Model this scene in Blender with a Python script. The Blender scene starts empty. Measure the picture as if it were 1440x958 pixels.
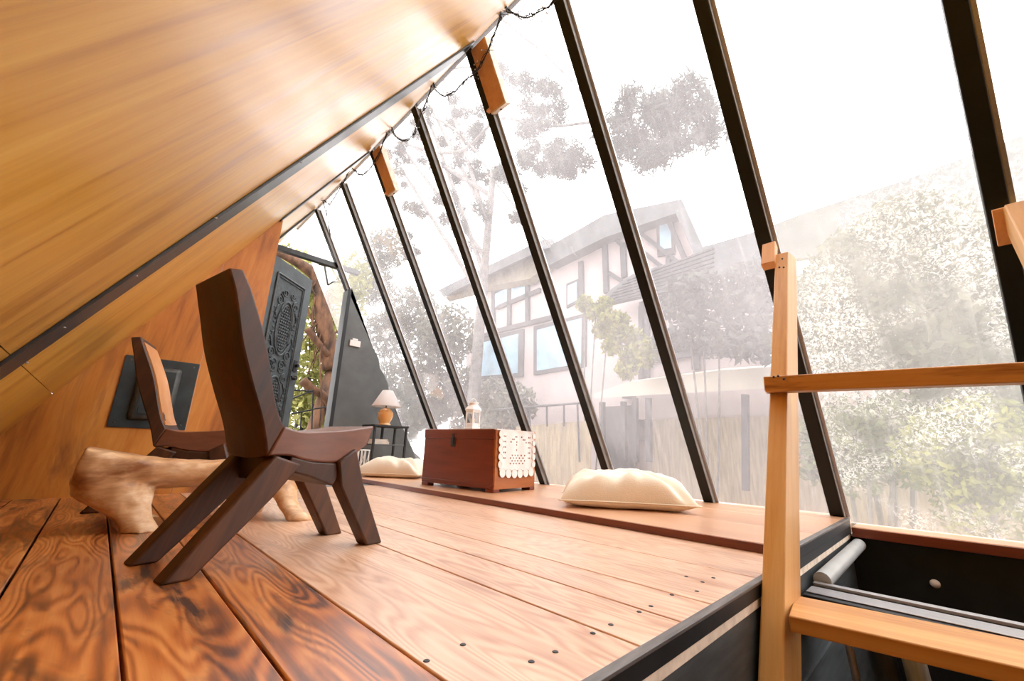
import bpy, bmesh, math, random
from mathutils import Vector, Matrix, noise
import numpy as np
random.seed(7)
C = bpy.context.scene.collection
PI = math.pi
V = Vector

# ------------------------------------------------------------------ helpers
class MB:
    """collects shapes that become ONE mesh object"""
    def __init__(s): s.v=[]; s.f=[]; s.a=[]; s.cur=0.0
    def add(s, vs, fs):
        n=len(s.v); s.v+= [tuple(p) for p in vs]; s.f+=[tuple(i+n for i in f) for f in fs]; s.a+=[s.cur]*len(fs); return s
    def hexa(s, b, t):                       # 4 bottom + 4 top points
        return s.add(list(b)+list(t), [(3,2,1,0),(4,5,6,7),(0,1,5,4),(1,2,6,5),(2,3,7,6),(3,0,4,7)])
    def box(s, x0,x1,y0,y1,z0,z1):
        return s.hexa([(x0,y0,z0),(x1,y0,z0),(x1,y1,z0),(x0,y1,z0)],[(x0,y0,z1),(x1,y0,z1),(x1,y1,z1),(x0,y1,z1)])
    def bar(s, a, b, w, h, up=(0,0,1), w2=None, h2=None):   # rectangular bar from a to b
        a=V(a); b=V(b); d=(b-a).normalized(); u=V(up); r=d.cross(u).normalized(); u=r.cross(d)
        w2=w if w2 is None else w2; h2=h if h2 is None else h2
        q=lambda c,w,h:[c-r*w/2-u*h/2, c+r*w/2-u*h/2, c+r*w/2+u*h/2, c-r*w/2+u*h/2]
        return s.hexa(q(a,w,h), q(b,w2,h2))
    def prism(s, poly, vec):                 # polygon (3d pts) extruded by vec
        n=len(poly); p=[V(q) for q in poly]; v=V(vec)
        fs=[tuple(range(n))[::-1], tuple(range(n,2*n))]+[(i,(i+1)%n,n+(i+1)%n,n+i) for i in range(n)]
        return s.add(p+[q+v for q in p], fs)
    def tube(s, pts, r, n=8, r2=None, cap=True):
        pts=[V(p) for p in pts]; m=len(pts); vs=[]; fs=[]; ref=V((0,0,1))
        for i,p in enumerate(pts):
            d=(pts[min(i+1,m-1)]-pts[max(i-1,0)]).normalized()
            if abs(d.dot(ref))>.95: rr=V((1,0,0))
            else: rr=ref
            a=d.cross(rr).normalized(); b=d.cross(a)
            if callable(r): rad=r(i/(m-1))
            else: rad = r if r2 is None else r+(r2-r)*i/(m-1)
            for k in range(n):
                t=2*PI*k/n; vs.append(p+(a*math.cos(t)+b*math.sin(t))*rad)
        for i in range(m-1):
            for k in range(n):
                fs.append((i*n+k,i*n+(k+1)%n,(i+1)*n+(k+1)%n,(i+1)*n+k))
        if cap: fs.append(tuple(range(n))); fs.append(tuple((m-1)*n+k for k in range(n))[::-1])
        return s.add(vs,fs)
    def lathe(s, prof, c, n=32, rot=0.0):    # prof: (r,z)
        vs=[];fs=[];m=len(prof); c=V(c)
        for r,z in prof:
            for k in range(n):
                t=2*PI*k/n+rot; vs.append(c+V((r*math.cos(t),r*math.sin(t),z)))
        for i in range(m-1):
            for k in range(n): fs.append((i*n+k,i*n+(k+1)%n,(i+1)*n+(k+1)%n,(i+1)*n+k))
        return s.add(vs,fs)
    def ball(s, c, r, n=12, sc=(1,1,1)):
        c=V(c); vs=[];fs=[];m=n//2
        for i in range(m+1):
            p=PI*i/m
            for k in range(n):
                t=2*PI*k/n; vs.append(c+V((math.sin(p)*math.cos(t)*sc[0],math.sin(p)*math.sin(t)*sc[1],math.cos(p)*sc[2]))*r)
        for i in range(m):
            for k in range(n): fs.append((i*n+k,(i+1)*n+k,(i+1)*n+(k+1)%n,i*n+(k+1)%n))
        return s.add(vs,fs)
    def mesh(s, name):
        me=bpy.data.meshes.new(name); me.from_pydata(s.v,[],s.f)
        at=me.attributes.new('rnd','FLOAT','FACE'); at.data.foreach_set('value',s.a)
        bm=bmesh.new(); bm.from_mesh(me); bmesh.ops.remove_doubles(bm,verts=bm.verts,dist=1e-6); bmesh.ops.recalc_face_normals(bm,faces=bm.faces); bm.to_mesh(me); bm.free()
        return me

def tag(o, label=None, cat=None, group=None, kind=None):
    if label: o['label']=label
    if cat: o['category']=cat
    if group: o['group']=group
    if kind: o['kind']=kind
    return o
def empty(name, loc=(0,0,0), rz=0, **k):
    o=bpy.data.objects.new(name,None); C.objects.link(o); o.location=loc; o.rotation_euler=(0,0,rz); o.empty_display_size=.1
    return tag(o,**k)
def obj(name, mb, m, parent=None, local=False, bevel=0, smooth=False, seg=2, **k):
    me = mb.mesh(name) if isinstance(mb,MB) else mb
    o=bpy.data.objects.new(name,me); C.objects.link(o)
    me.materials.clear(); me.materials.append(m)
    if smooth or bevel:
        me.polygons.foreach_set('use_smooth',[True]*len(me.polygons))
        if not smooth or bevel:
            pass
        if not smooth: sharp(me, 40)
    if parent:
        o.parent=parent
        if not local:
            p=parent; M=Matrix.Identity(4)
            while p and not p.get('_id'): M=(Matrix.Translation(p.location)@p.rotation_euler.to_matrix().to_4x4())@M; p=p.parent
            o.matrix_parent_inverse=M.inverted()
            o['_id']=1
    if bevel:
        b=o.modifiers.new('bevel','BEVEL'); b.width=bevel; b.segments=seg; b.limit_method='ANGLE'; b.angle_limit=math.radians(35); b.harden_normals=False
    return tag(o,**k)
def sharp(me, deg):
    bm=bmesh.new(); bm.from_mesh(me); a=math.radians(deg)
    for e in bm.edges:
        if len(e.link_faces)==2 and e.calc_face_angle(0)>a: e.smooth=False
    bm.to_mesh(me); bm.free()
def copy_tree(o, parent=None):
    c=o.copy(); C.objects.link(c); c.parent=parent
    for ch in [q for q in bpy.data.objects if q.parent==o]:
        copy_tree(ch,c)
    return c

# ------------------------------------------------------------------ materials
class NT:
    def __init__(s,name):
        s.m=bpy.data.materials.new(name); s.m.use_nodes=True; s.t=s.m.node_tree; s.t.nodes.clear(); s.n=s.t.nodes; s.l=s.t.links
        s.out=s.n.new('ShaderNodeOutputMaterial')
    def new(s,typ,**kw):
        nd=s.n.new('ShaderNode'+typ)
        for k,v in kw.items():
            if hasattr(nd,k): setattr(nd,k,v)
            else: s.put(nd.inputs[k.replace('_',' ')],v)
        return nd
    def put(s,inp,v):
        if isinstance(v,bpy.types.NodeSocket): s.l.new(v,inp)
        elif isinstance(v,bpy.types.Node): s.l.new(v.outputs[0],inp)
        else:
            if isinstance(v,(tuple,list)) and inp.type=='RGBA' and len(v)==3: v=(*v,1)
            inp.default_value=v
    def math(s,op,a,b=0.0,c=0.0,clamp=False):
        nd=s.n.new('ShaderNodeMath'); nd.operation=op; nd.use_clamp=clamp; s.put(nd.inputs[0],a); s.put(nd.inputs[1],b); s.put(nd.inputs[2],c); return nd.outputs[0]
    def vmath(s,op,a,b=(0,0,0)):
        nd=s.n.new('ShaderNodeVectorMath'); nd.operation=op; s.put(nd.inputs[0],a); s.put(nd.inputs[1],b); return nd.outputs['Value'] if op in('DOT_PRODUCT','LENGTH') else nd.outputs[0]
    def comb(s,x,y,z):
        nd=s.n.new('ShaderNodeCombineXYZ'); s.put(nd.inputs[0],x); s.put(nd.inputs[1],y); s.put(nd.inputs[2],z); return nd.outputs[0]
    def noise(s,vec,scale,detail=4,rough=.55,dist=0):
        nd=s.n.new('ShaderNodeTexNoise'); s.put(nd.inputs['Vector'],vec); nd.inputs['Scale'].default_value=scale; nd.inputs['Detail'].default_value=detail; nd.inputs['Roughness'].default_value=rough; nd.inputs['Distortion'].default_value=dist; return nd.outputs[0]
    def ramp(s,fac,stops):
        nd=s.n.new('ShaderNodeValToRGB'); s.put(nd.inputs[0],fac); e=nd.color_ramp.elements
        while len(e)<len(stops): e.new(.5)
        for q,(p,c) in zip(e,stops): q.position=p; q.color=(*c,1) if len(c)==3 else c
        return nd.outputs[0]
    def rng(s,v,a,b,c=0.0,d=1.0):
        nd=s.n.new('ShaderNodeMapRange'); s.put(nd.inputs[0],v); 
        for i,q in enumerate((a,b,c,d)): nd.inputs[i+1].default_value=q
        return nd.outputs[0]
    def mix(s,f,a,b,mode='MIX'):
        nd=s.n.new('ShaderNodeMix'); nd.data_type='RGBA'; nd.blend_type=mode; s.put(nd.inputs[0],f); s.put(nd.inputs[6],a); s.put(nd.inputs[7],b); return nd.outputs[2]
    def pos(s): return s.n.new('ShaderNodeTexCoord').outputs['Object']
    def bump(s,h,st=.3,d=.01):
        nd=s.n.new('ShaderNodeBump'); s.put(nd.inputs['Height'],h); nd.inputs['Strength'].default_value=st; nd.inputs['Distance'].default_value=d; return nd.outputs[0]
    def bsdf(s,col,rough=.5,metal=0,normal=None,coat=0,coat_r=.1,spec=.5,trans=0,sheen=0,sub=0):
        b=s.n.new('ShaderNodeBsdfPrincipled'); s.put(b.inputs['Base Color'],col); s.put(b.inputs['Roughness'],rough); s.put(b.inputs['Metallic'],metal)
        b.inputs['Specular IOR Level'].default_value=spec; b.inputs['Coat Weight'].default_value=coat; b.inputs['Coat Roughness'].default_value=coat_r; b.inputs['Transmission Weight'].default_value=trans; b.inputs['Sheen Weight'].default_value=sheen
        if normal is not None: s.put(b.inputs['Normal'],normal)
        s.l.new(b.outputs[0],s.out.inputs[0]); return b

def plain(name,col,rough=.5,metal=0,var=.12,scale=8,bump=.1,coat=0,spec=.5,stretch=(1,1,1)):
    t=NT(name); p=t.vmath('MULTIPLY',t.pos(),stretch); n=t.noise(p,scale,5)
    dk=tuple(c*(1-var*2) for c in col); lt=tuple(min(1,c*(1+var*1.5)) for c in col)
    c=t.ramp(n,[(.3,dk),(.7,lt)]); t.bsdf(c,rough,metal,t.bump(n,bump,.01),coat=coat,spec=spec); return t.m

def wood(name, g=(0,1,0), cols=((.30,.10,.02),(.62,.30,.08)), fine=60, rough=.35, coat=.3, broad=1.6, stain=None, bump=.12, boards=False, coat_r=.15, contrast=1.0, along=1.0, rings=0, pale=None):
    t=NT(name); g=V(g).normalized(); a=g.cross(V((0,0,1)) if abs(g.z)<.9 else V((1,0,0))).normalized(); b=g.cross(a)
    P=t.pos()
    if boards:
        r=t.n.new('ShaderNodeAttribute'); r.attribute_name='rnd'; rn=r.outputs['Fac']
        P=t.vmath('ADD',P,t.comb(t.math('MULTIPLY',rn,7.3),t.math('MULTIPLY',rn,31.7),t.math('MULTIPLY',rn,3.1)))
    L=t.vmath('DOT_PRODUCT',P,tuple(g)); A=t.vmath('DOT_PRODUCT',P,tuple(a)); B=t.vmath('DOT_PRODUCT',P,tuple(b))
    q=t.comb(t.math('MULTIPLY',L,along),t.math('MULTIPLY',A,fine*.25),t.math('MULTIPLY',B,fine*.25))
    n1=t.noise(q,1.0,6,.6,.6)
    q2=t.comb(t.math('MULTIPLY',L,along*2.5),t.math('MULTIPLY',A,fine),t.math('MULTIPLY',B,fine))
    n2=t.noise(q2,1.0,4,.7,.2)
    q3=t.comb(t.math('MULTIPLY',L,.55*along),t.math('MULTIPLY',A,1.6),t.math('MULTIPLY',B,1.6))
    n3=t.noise(q3,broad,3,.5,.3)
    f=t.math('ADD',t.math('MULTIPLY',n1,.5),t.math('ADD',t.math('MULTIPLY',n2,.25),t.math('MULTIPLY',n3,.3)))
    if rings:
        qq=t.comb(t.math('MULTIPLY',L,.9),A,B)
        w=t.n.new('ShaderNodeTexNoise'); t.put(w.inputs['Vector'],t.comb(t.math('MULTIPLY',L,.9),t.math('MULTIPLY',A,6.0),t.math('MULTIPLY',B,6.0))); w.inputs['Scale'].default_value=1.0; w.inputs['Detail'].default_value=2.0
        rg=t.math('SINE',t.math('MULTIPLY',w.outputs[0],rings))
        f=t.math('ADD',f,t.math('MULTIPLY',rg,.085))
    k=.16/contrast
    c=t.ramp(f,[(.52-k,cols[0]),(.52+k,cols[1])] if len(cols)==2 else [(.52-k,cols[0]),(.52,cols[1]),(.52+k,cols[2])])
    if boards:
        c=t.mix(t.math('MULTIPLY',t.math('FRACT',t.math('MULTIPLY',rn,5.17)),.3),c,tuple(x*.75 for x in cols[-1]),'MULTIPLY') if False else c
    if stain:
        s1=t.noise(t.comb(t.math('MULTIPLY',L,stain[2]),t.math('MULTIPLY',A,stain[3]),t.math('MULTIPLY',B,stain[3])),1.0,5,.65,.8)
        sm=t.rng(s1,stain[4],stain[5])
        s2=t.rng(n2,.35,.6)
        c=t.mix(t.math('MULTIPLY',sm,t.math('MULTIPLY',t.math('ADD',s2,.35),stain[1]),clamp=True),c,stain[0])
    if pale:  # paler boards, with window sheen mixed into their colour
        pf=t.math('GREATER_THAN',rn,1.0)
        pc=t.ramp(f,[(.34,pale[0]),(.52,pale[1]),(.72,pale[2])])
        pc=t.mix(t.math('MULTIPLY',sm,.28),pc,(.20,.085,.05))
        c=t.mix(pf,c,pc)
    h=t.math('ADD',n1,t.math('MULTIPLY',n2,.6))
    rr=t.rng(n1,.3,.7,rough*.85,rough*1.2)
    t.bsdf(c,rr,0,t.bump(h,bump,.004),coat=coat,coat_r=coat_r); return t.m

M={}
SLOPE=V((1,0,1.638)).normalized()
M['ply']=wood('varnished_plywood',SLOPE,((.32,.12,.008),(.53,.265,.032),(.64,.37,.075)),fine=42,rough=.38,coat=.35,coat_r=.26,broad=1.2,bump=.05,along=.8,contrast=1.0)
M['plywall']=wood('varnished_wall_plywood',(.12,0,1),((.17,.045,.006),(.46,.16,.018),(.60,.26,.045)),fine=26,rough=.42,coat=.15,broad=1.3,bump=.05,along=1.1,contrast=1.0,stain=((.13,.04,.02),.8,1.0,4.5,.56,.72))
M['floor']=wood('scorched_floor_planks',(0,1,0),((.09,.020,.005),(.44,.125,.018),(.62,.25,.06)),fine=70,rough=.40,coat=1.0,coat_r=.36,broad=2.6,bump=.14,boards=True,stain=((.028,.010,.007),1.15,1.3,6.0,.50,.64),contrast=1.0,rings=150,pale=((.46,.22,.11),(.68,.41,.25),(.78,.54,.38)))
M['step']=wood('platform_boards',(0,1,0),((.44,.20,.09),(.70,.40,.22)),fine=60,rough=.4,coat=.9,coat_r=.36,boards=True,bump=.1)
M['steptrim']=wood('dark_red_board_edge',(0,1,0),((.09,.015,.006),(.24,.05,.015)),fine=60,rough=.35,coat=.3)
M['chair']=wood('dark_brown_carved_wood',(.3,0,1),((.010,.0028,.0008),(.048,.0145,.0032),(.115,.038,.009)),fine=40,rough=.5,coat=.0,bump=.14,contrast=1.1)
M['seatwood']=wood('lighter_seat_wood',(1,.1,0),((.07,.022,.011),(.22,.085,.045)),fine=30,rough=.42,coat=.25,bump=.1)  # seat wood, lighter than the rest of the chair
M['log']=wood('pale_carved_log',(1,0,.1),((.24,.09,.025),(.54,.30,.13),(.76,.56,.36)),fine=22,rough=.55,coat=.1,bump=.35,along=2.0,stain=((.15,.05,.015),.6,3.0,7,.54,.70),contrast=1.6)
M['pine']=wood('pine_ladder_wood',(.5,0,1),((.46,.20,.04),(.64,.35,.10),(.72,.45,.17)),fine=50,rough=.48,coat=.1,bump=.08)
M['rung']=wood('pine_rung_wood',(-.14,1,0),((.42,.16,.035),(.60,.30,.085),(.70,.40,.15)),fine=60,rough=.48,coat=.1,bump=.08,stain=((.15,.035,.012),.7,1.2,9,.56,.68))
M['block']=wood('orange_block_wood',SLOPE*1,((.56,.27,.11),(.76,.44,.22)),fine=50,rough=.6,coat=0,bump=.08)
M['paleedge']=plain('pale_board_edge',(.72,.62,.50),.6,var=.12,scale=20)
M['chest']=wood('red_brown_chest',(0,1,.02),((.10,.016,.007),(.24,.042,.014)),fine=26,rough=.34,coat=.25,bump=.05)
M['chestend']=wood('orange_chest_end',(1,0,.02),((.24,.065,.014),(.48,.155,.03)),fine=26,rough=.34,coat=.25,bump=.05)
def steel():
    t=NT('dark_steel'); n=t.noise(t.pos(),22,5); 
    c=t.ramp(n,[(.35,(.003,.0050,.0056)),(.7,(.007,.0105,.0115))]); t.bsdf(c,t.rng(n,.3,.7,.42,.6),0,t.bump(n,.08,.004),spec=.3); return t.m
M['steel']=steel()
M['litside']=plain('lit_grey_rafter_side',(.23,.235,.23),.5,var=.12,scale=12)  # lighter grey paints the light from the glass onto the rafter sides
M['litfacewood']=wood('lit_orange_face',(.3,0,1),((.40,.16,.05),(.60,.29,.11)),fine=30,rough=.4,coat=.3,bump=.08)  # orange puts the light on the backrest front into the colour
M['strip']=plain('dark_ceiling_strip',(.018,.022,.024),.4,var=.2,scale=25,spec=.6)
M['slate']=plain('slate_grey_panel',(.105,.115,.115),.55,var=.14,scale=3.0,bump=.05)
M['slatelow']=plain('slate_board_below_floor',(.05,.06,.064),.5,var=.25,scale=5.0,stretch=(1,1,6))
M['edge']=plain('grey_edge_trim',(.13,.12,.115),.4,var=.25,scale=18,stretch=(.4,3,3))
M['blackpaint']=plain('black_paint',(.008,.010,.012),.45,var=.2,scale=10,spec=.4)
M['alu']=plain('brushed_aluminium',(.42,.42,.44),.35,metal=.6,var=.08,scale=30,stretch=(8,.3,8))
M['pipe']=plain('grey_plastic_pipe',(.40,.42,.42),.35,var=.05,scale=9)
M['doorpaint']=plain('grey_green_door_paint',(.085,.105,.112),.48,var=.14,scale=6,spec=.5)
M['doorcarve']=plain('dark_carved_door_paint',(.055,.070,.076),.42,var=.2,scale=22,bump=.3,spec=.6)
M['iron']=plain('black_iron',(.012,.012,.013),.5,var=.15,scale=30)
M['hatch']=plain('black_hatch_metal',(.018,.030,.034),.42,var=.22,scale=9,spec=.45)
M['hatchedge']=plain('worn_hatch_rim',(.05,.058,.056),.45,var=.3,scale=14)
M['white']=plain('white_metal',(.80,.79,.77),.42,var=.04,scale=20)
M['whiteplastic']=plain('white_plastic',(.78,.78,.76),.4,var=.03,scale=20)
M['mat']=plain('grey_landing_floor',(.20,.21,.21),.6,var=.12,scale=12)
def cloth(name,col,scale=120,var=.05):
    t=NT(name); P=t.pos(); n=t.noise(P,3.5,4); w=t.noise(P,scale,2)
    c=t.ramp(n,[(.3,tuple(x*(1-var*2) for x in col)),(.7,col)]); t.bsdf(c,.85,0,t.bump(t.math('ADD',w,t.math('MULTIPLY',n,2.0)),.25,.004),spec=.2,sheen=.2); return t.m
M['cream']=cloth('cream_cotton',(.80,.735,.60))
M['lace']=cloth('white_crochet',(.86,.84,.83),60)
M['bulb']=plain('clear_bulb',(.5,.5,.48),.2)
def ceramic():
    t=NT('cream_orange_ceramic'); n=t.noise(t.pos(),5.5,2,.5,.6); c=t.ramp(n,[(.42,(.80,.40,.12)),(.55,(.82,.64,.40)),(.68,(.83,.76,.62))]); t.bsdf(c,.22,coat=.5); return t.m
M['ceramic']=ceramic()
def shade():
    t=NT('white_lamp_shade'); b=t.n.new('ShaderNodeBsdfTranslucent'); b.inputs[0].default_value=(.85,.80,.78,1); d=t.n.new('ShaderNodeBsdfDiffuse')
    n=t.noise(t.vmath('MULTIPLY',t.pos(),(1,1,.1)),160,2); t.put(d.inputs[0],t.ramp(n,[(.3,(.80,.77,.75)),(.7,(.87,.84,.83))]))
    m=t.n.new('ShaderNodeMixShader'); m.inputs[0].default_value=.4; t.l.new(d.outputs[0],m.inputs[1]); t.l.new(b.outputs[0],m.inputs[2]); t.l.new(m.outputs[0],t.out.inputs[0]); return t.m
M['shade']=shade()
def glass(name, film=.18, mott=.0, col=(.93,.90,.91)):
    """weathered clear sheet: transparent with a thin milky film, drip streaks and droplet marks"""
    t=NT(name); P=t.pos()
    n=t.noise(t.vmath('MULTIPLY',P,(1,1,.5)),1.3,4,.55,.4)
    fac=t.rng(n,.3,.7,film*.65,film*1.35)
    st=t.noise(t.comb(t.math('MULTIPLY',t.vmath('DOT_PRODUCT',P,(0,1,0)),30.0),0.0,t.math('MULTIPLY',t.vmath('DOT_PRODUCT',P,(0,0,1)),1.3)),1.0,3,.6,.3)
    fac=t.math('ADD',fac,t.rng(st,.55,.8,0,film*.5))
    dirt=(.55,.52,.42)
    if mott:
        big=t.rng(t.noise(P,2.3,2,.5),.40,.60); vz=t.rng(t.vmath('DOT_PRODUCT',P,(0,0,1)),1.9,1.2)
        d1=t.n.new('ShaderNodeTexNoise'); t.put(d1.inputs['Vector'],P); d1.inputs['Scale'].default_value=48; d1.inputs['Detail'].default_value=5; d1.inputs['Roughness'].default_value=.7; d1.inputs['Distortion'].default_value=1.6
        dd=t.rng(d1.outputs[0],.50,.60)
        mk=t.math('MULTIPLY',t.math('MULTIPLY',dd,big),t.math('MULTIPLY',vz,mott),clamp=True)
        fac=t.math('ADD',fac,mk,clamp=True)
    sp=t.n.new('ShaderNodeTexVoronoi'); t.put(sp.inputs['Vector'],P); sp.inputs['Scale'].default_value=38
    spk=t.math('MULTIPLY',t.rng(sp.outputs['Distance'],.10,.04),.22)
    fac=t.math('ADD',fac,spk,clamp=True)
    tr=t.n.new('ShaderNodeBsdfTransparent'); tr.inputs[0].default_value=(.97,.975,.97,1)
    tl=t.n.new('ShaderNodeBsdfTranslucent'); tl.inputs[0].default_value=(*col,1)
    df=t.n.new('ShaderNodeBsdfDiffuse'); df.inputs[0].default_value=(*col,1)
    m0=t.n.new('ShaderNodeMixShader'); m0.inputs[0].default_value=.3; t.l.new(tl.outputs[0],m0.inputs[1]); t.l.new(df.outputs[0],m0.inputs[2])
    m1=t.n.new('ShaderNodeMixShader'); t.put(m1.inputs[0],fac); t.l.new(tr.outputs[0],m1.inputs[1]); t.l.new(m0.outputs[0],m1.inputs[2])
    gl=t.n.new('ShaderNodeBsdfGlossy'); gl.inputs['Roughness'].default_value=.08; gl.inputs[0].default_value=(1,1,1,1)
    fr=t.n.new('ShaderNodeFresnel'); fr.inputs[0].default_value=1.2
    m2=t.n.new('ShaderNodeMixShader'); t.put(m2.inputs[0],t.math('MULTIPLY',fr.outputs[0],.5)); t.l.new(m1.outputs[0],m2.inputs[1]); t.l.new(gl.outputs[0],m2.inputs[2])
    t.l.new(m2.outputs[0],t.out.inputs[0]); return t.m
M['glass']=glass('weathered_glass',.12)
M['glassR']=glass('mottled_weathered_glass',.15,mott=.5,col=(.80,.78,.72))
M['glassclear']=glass('transom_glass',.10)
# outside
M['plaster']=plain('pale_pink_plaster',(.34,.285,.28),.85,var=.05,scale=2)
M['timber']=plain('grey_house_timber',(.04,.04,.045),.8,var=.15,scale=6)
M['roof']=plain('grey_roof_tiles',(.075,.08,.085),.8,var=.15,scale=3)
M['soffit']=plain('tan_soffit_boards',(.20,.17,.12),.8,var=.15,scale=5)
M['palecanopy']=plain('pale_canopy_sheet',(.42,.38,.32),.7,var=.05,scale=2)
M['bluewin']=plain('blue_window_pane',(.17,.30,.40),.5,var=.2,scale=2,spec=.8)  # blue is the base colour of the pane
M['tan']=plain('tan_weathered_boards',(.20,.155,.10),.8,var=.2,scale=4,stretch=(1,6,.6))
M['ground']=plain('dusty_ground',(.16,.13,.10),.9,var=.2,scale=.8)
M['bark']=plain('brown_bark',(.10,.045,.02),.85,var=.42,scale=9,bump=.8,stretch=(1,1,.4))
M['greybark']=plain('grey_bark',(.10,.09,.085),.85,var=.25,scale=9,bump=.5)
def leafm(name,c1,c2):
    t=NT(name); n=t.noise(t.pos(),4.0,4); c=t.ramp(n,[(.35,c1),(.65,c2)])
    d=t.n.new('ShaderNodeBsdfDiffuse'); t.put(d.inputs[0],c); b=t.n.new('ShaderNodeBsdfTranslucent'); t.put(b.inputs[0],c)
    m=t.n.new('ShaderNodeMixShader'); m.inputs[0].default_value=.35; t.l.new(d.outputs[0],m.inputs[1]); t.l.new(b.outputs[0],m.inputs[2]); t.l.new(m.outputs[0],t.out.inputs[0]); return t.m
M['needle']=leafm('grey_green_needles',(.05,.054,.052),(.11,.115,.105))
M['leaf']=leafm('yellow_green_leaves',(.07,.085,.015),(.26,.26,.07))
M['leafbright']=leafm('bright_yellow_green_leaves',(.16,.18,.04),(.50,.48,.20))  # extra brightness is put into the leaf colour itself
M['leafgrey']=leafm('grey_green_tree_leaves',(.085,.085,.07),(.21,.205,.165))
M['leafpale']=leafm('pale_olive_leaves',(.04,.043,.028),(.11,.108,.07))
M['leafgreen']=leafm('dull_green_leaves',(.05,.065,.03),(.15,.17,.07))

# ------------------------------------------------------------------ dimensions
G0=3.2424; TA=0.5554; ZR=3.30; XR=1.4094; TB=0.6103     # glass foot x, its slope, ridge, left slope
RY=[-.277,.553,1.293,2.090,2.883,3.699,4.453,5.265]
gx=lambda z,off=0.0: G0+off-z*TA
sx=lambda z: XR-(ZR-z)*TB
SN=V((SLOPE.z,0,-SLOPE.x))                   # into the room from the left slope
GD=V((-TA,0,1)).normalized(); GN=V((GD.z,0,-GD.x))   # along rafter up, outward normal
EY=.475; YW=3.70; YG=5.265; YB=-2.2

# ------------------------------------------------------------------ floor
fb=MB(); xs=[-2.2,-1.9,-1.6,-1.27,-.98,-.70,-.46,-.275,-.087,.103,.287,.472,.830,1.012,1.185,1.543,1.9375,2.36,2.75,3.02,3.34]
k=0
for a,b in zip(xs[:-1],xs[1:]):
    fb.cur=k*.173%.93+(1.05 if a>.40 else 0)  # right-hand boards take the colour lightened for window sheen
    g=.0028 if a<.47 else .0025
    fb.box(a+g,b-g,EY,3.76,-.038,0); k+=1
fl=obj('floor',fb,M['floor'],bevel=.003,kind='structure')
sub=obj('floor',MB().box(-2.2,3.2,EY+.02,YG+.02,-.08,-.039),M['blackpaint'],kind='structure')
obj('floor',MB().box(-.9,1.9375,3.76,YG+.8,-.038,-.006),M['mat'],kind='structure')
# nail heads in the planks
nb=MB()
for (x,y) in [(0.136, -0.508, 0.0)][:0]+[(q[0],q[1]) for q in [(1.373, 0.621, 0.0), (1.355, 0.565, 0.0), (1.427, 0.561, 0.0), (1.171, 0.572, 0.0), (1.047, 0.567, 0.0), (0.99, 0.567, 0.0), (0.873, 0.569, 0.0), (0.806, 0.569, 0.0), (0.684, 0.567, 0.0), (0.623, 0.571, 0.0), (0.571, 0.699, 0.0), (0.485, 0.691, 0.0), (1.255, 0.541, 0.0)]]:
    nb.lathe([(0,.0016),(.005,.0014),(.0062,.0002)],(x,y,0),10)
obj('floor_nails',nb,M['iron'],parent=fl)

# step platform along the glass
pb=MB(); k=0
for a,b in ((1.9375,2.40),(2.40,2.86),(2.86,3.10),(3.10,3.36)):
    pb.cur=.31+k*.27; pb.box(a+.002,b-.002,EY,YG-.02,.001,.036); k+=1
stp=obj('floor',pb,M['step'],bevel=.003,kind='structure')
obj('trim_1',MB().box(1.925,1.9365,EY,YG-.3,.001,.034),M['steptrim'],kind='structure')
# floor edge build-up
obj('trim_2',MB().box(-1.2,1.925,EY-.022,EY-.001,-.006,.003).box(1.925,3.20,EY-.022,EY-.001,.03,.040),M['edge'],bevel=.002,kind='structure')
obj('trim_3',MB().box(-1.2,3.20,EY-.018,EY-.001,-.041,-.0065).box(1.926,3.20,EY-.018,EY-.001,-.006,.0295),M['blackpaint'],kind='structure')
obj('trim_4',MB().box(-1.2,3.20,EY-.016,EY-.001,-.066,-.0415),M['paleedge'],bevel=.002,kind='structure')
obj('wall_below_floor',MB().box(-1.2,3.20,EY-.012,EY-.001,-.36,-.0665).box(-1.2,3.20,EY-.02,EY-.001,-2.2,-.362),M['slatelow'],kind='structure')

# ------------------------------------------------------------------ left slope (plywood ceiling), cut by the dark strips
def slab(y0,y1,z0,z1,off=0,th=.02):
    m=MB(); P=lambda y,z:V((sx(z),y,z))+SN*off
    b=[P(y0,z0),P(y1,z0),P(y1,z1),P(y0,z1)]; return m.hexa([q-SN*th for q in b],b)
cl=MB(); seams=[YB,.02,1.06,2.09,2.883,3.699]
for i,(a,b) in enumerate(((YB,-.60),(-.60,2.09),(2.09,YW-.001),(YW+.0,YG+.9))):
    for (z0,z1) in (((-.7,.59),(.5925,ZR+.055)) if i<3 else ((1.9,ZR+.055),)):
        P=lambda y,z:V((sx(z),y,z)); g=.0015
        q=[P(a+g,z0),P(b-g,z0),P(b-g,z1),P(a+g,z1)]; cl.hexa([w-SN*.02 for w in q],q)
obj('ceiling',cl,M['ply'],kind='structure')
obj('ceiling',slab(YB,YG+.9,2.3,ZR-.02,-.022,.03),M['blackpaint'],kind='structure')  # unseen black backing, added to block light leaks at the panel joints
def strip(y0,y1,z0,z1,th=.012): 
    P=lambda y,z:V((sx(z),y,z)); q=[P(y0,z0),P(y1,z0),P(y1,z1),P(y0,z1)]
    return MB().hexa([w+SN*.0005 for w in q],[w+SN*th for w in q])
st=strip(1.955,2.15,-.6,ZR-.02)
obj('trim_5',st,M['strip'],bevel=.003,kind='structure')
sc_=MB()
for q in [(-0.238, 2.155, 0.601), (-0.168, 2.011, 0.716), (-0.031, 1.981, 0.941), (0.152, 1.93, 1.241), (0.423, 1.971, 1.685), (0.711, 1.935, 2.156)]:
    sc_.ball(V(q)+SN*.013,.006,8,(1,1,.5))
obj('strip_screws',sc_,M['alu'],parent=bpy.data.objects['trim_5'])
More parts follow.
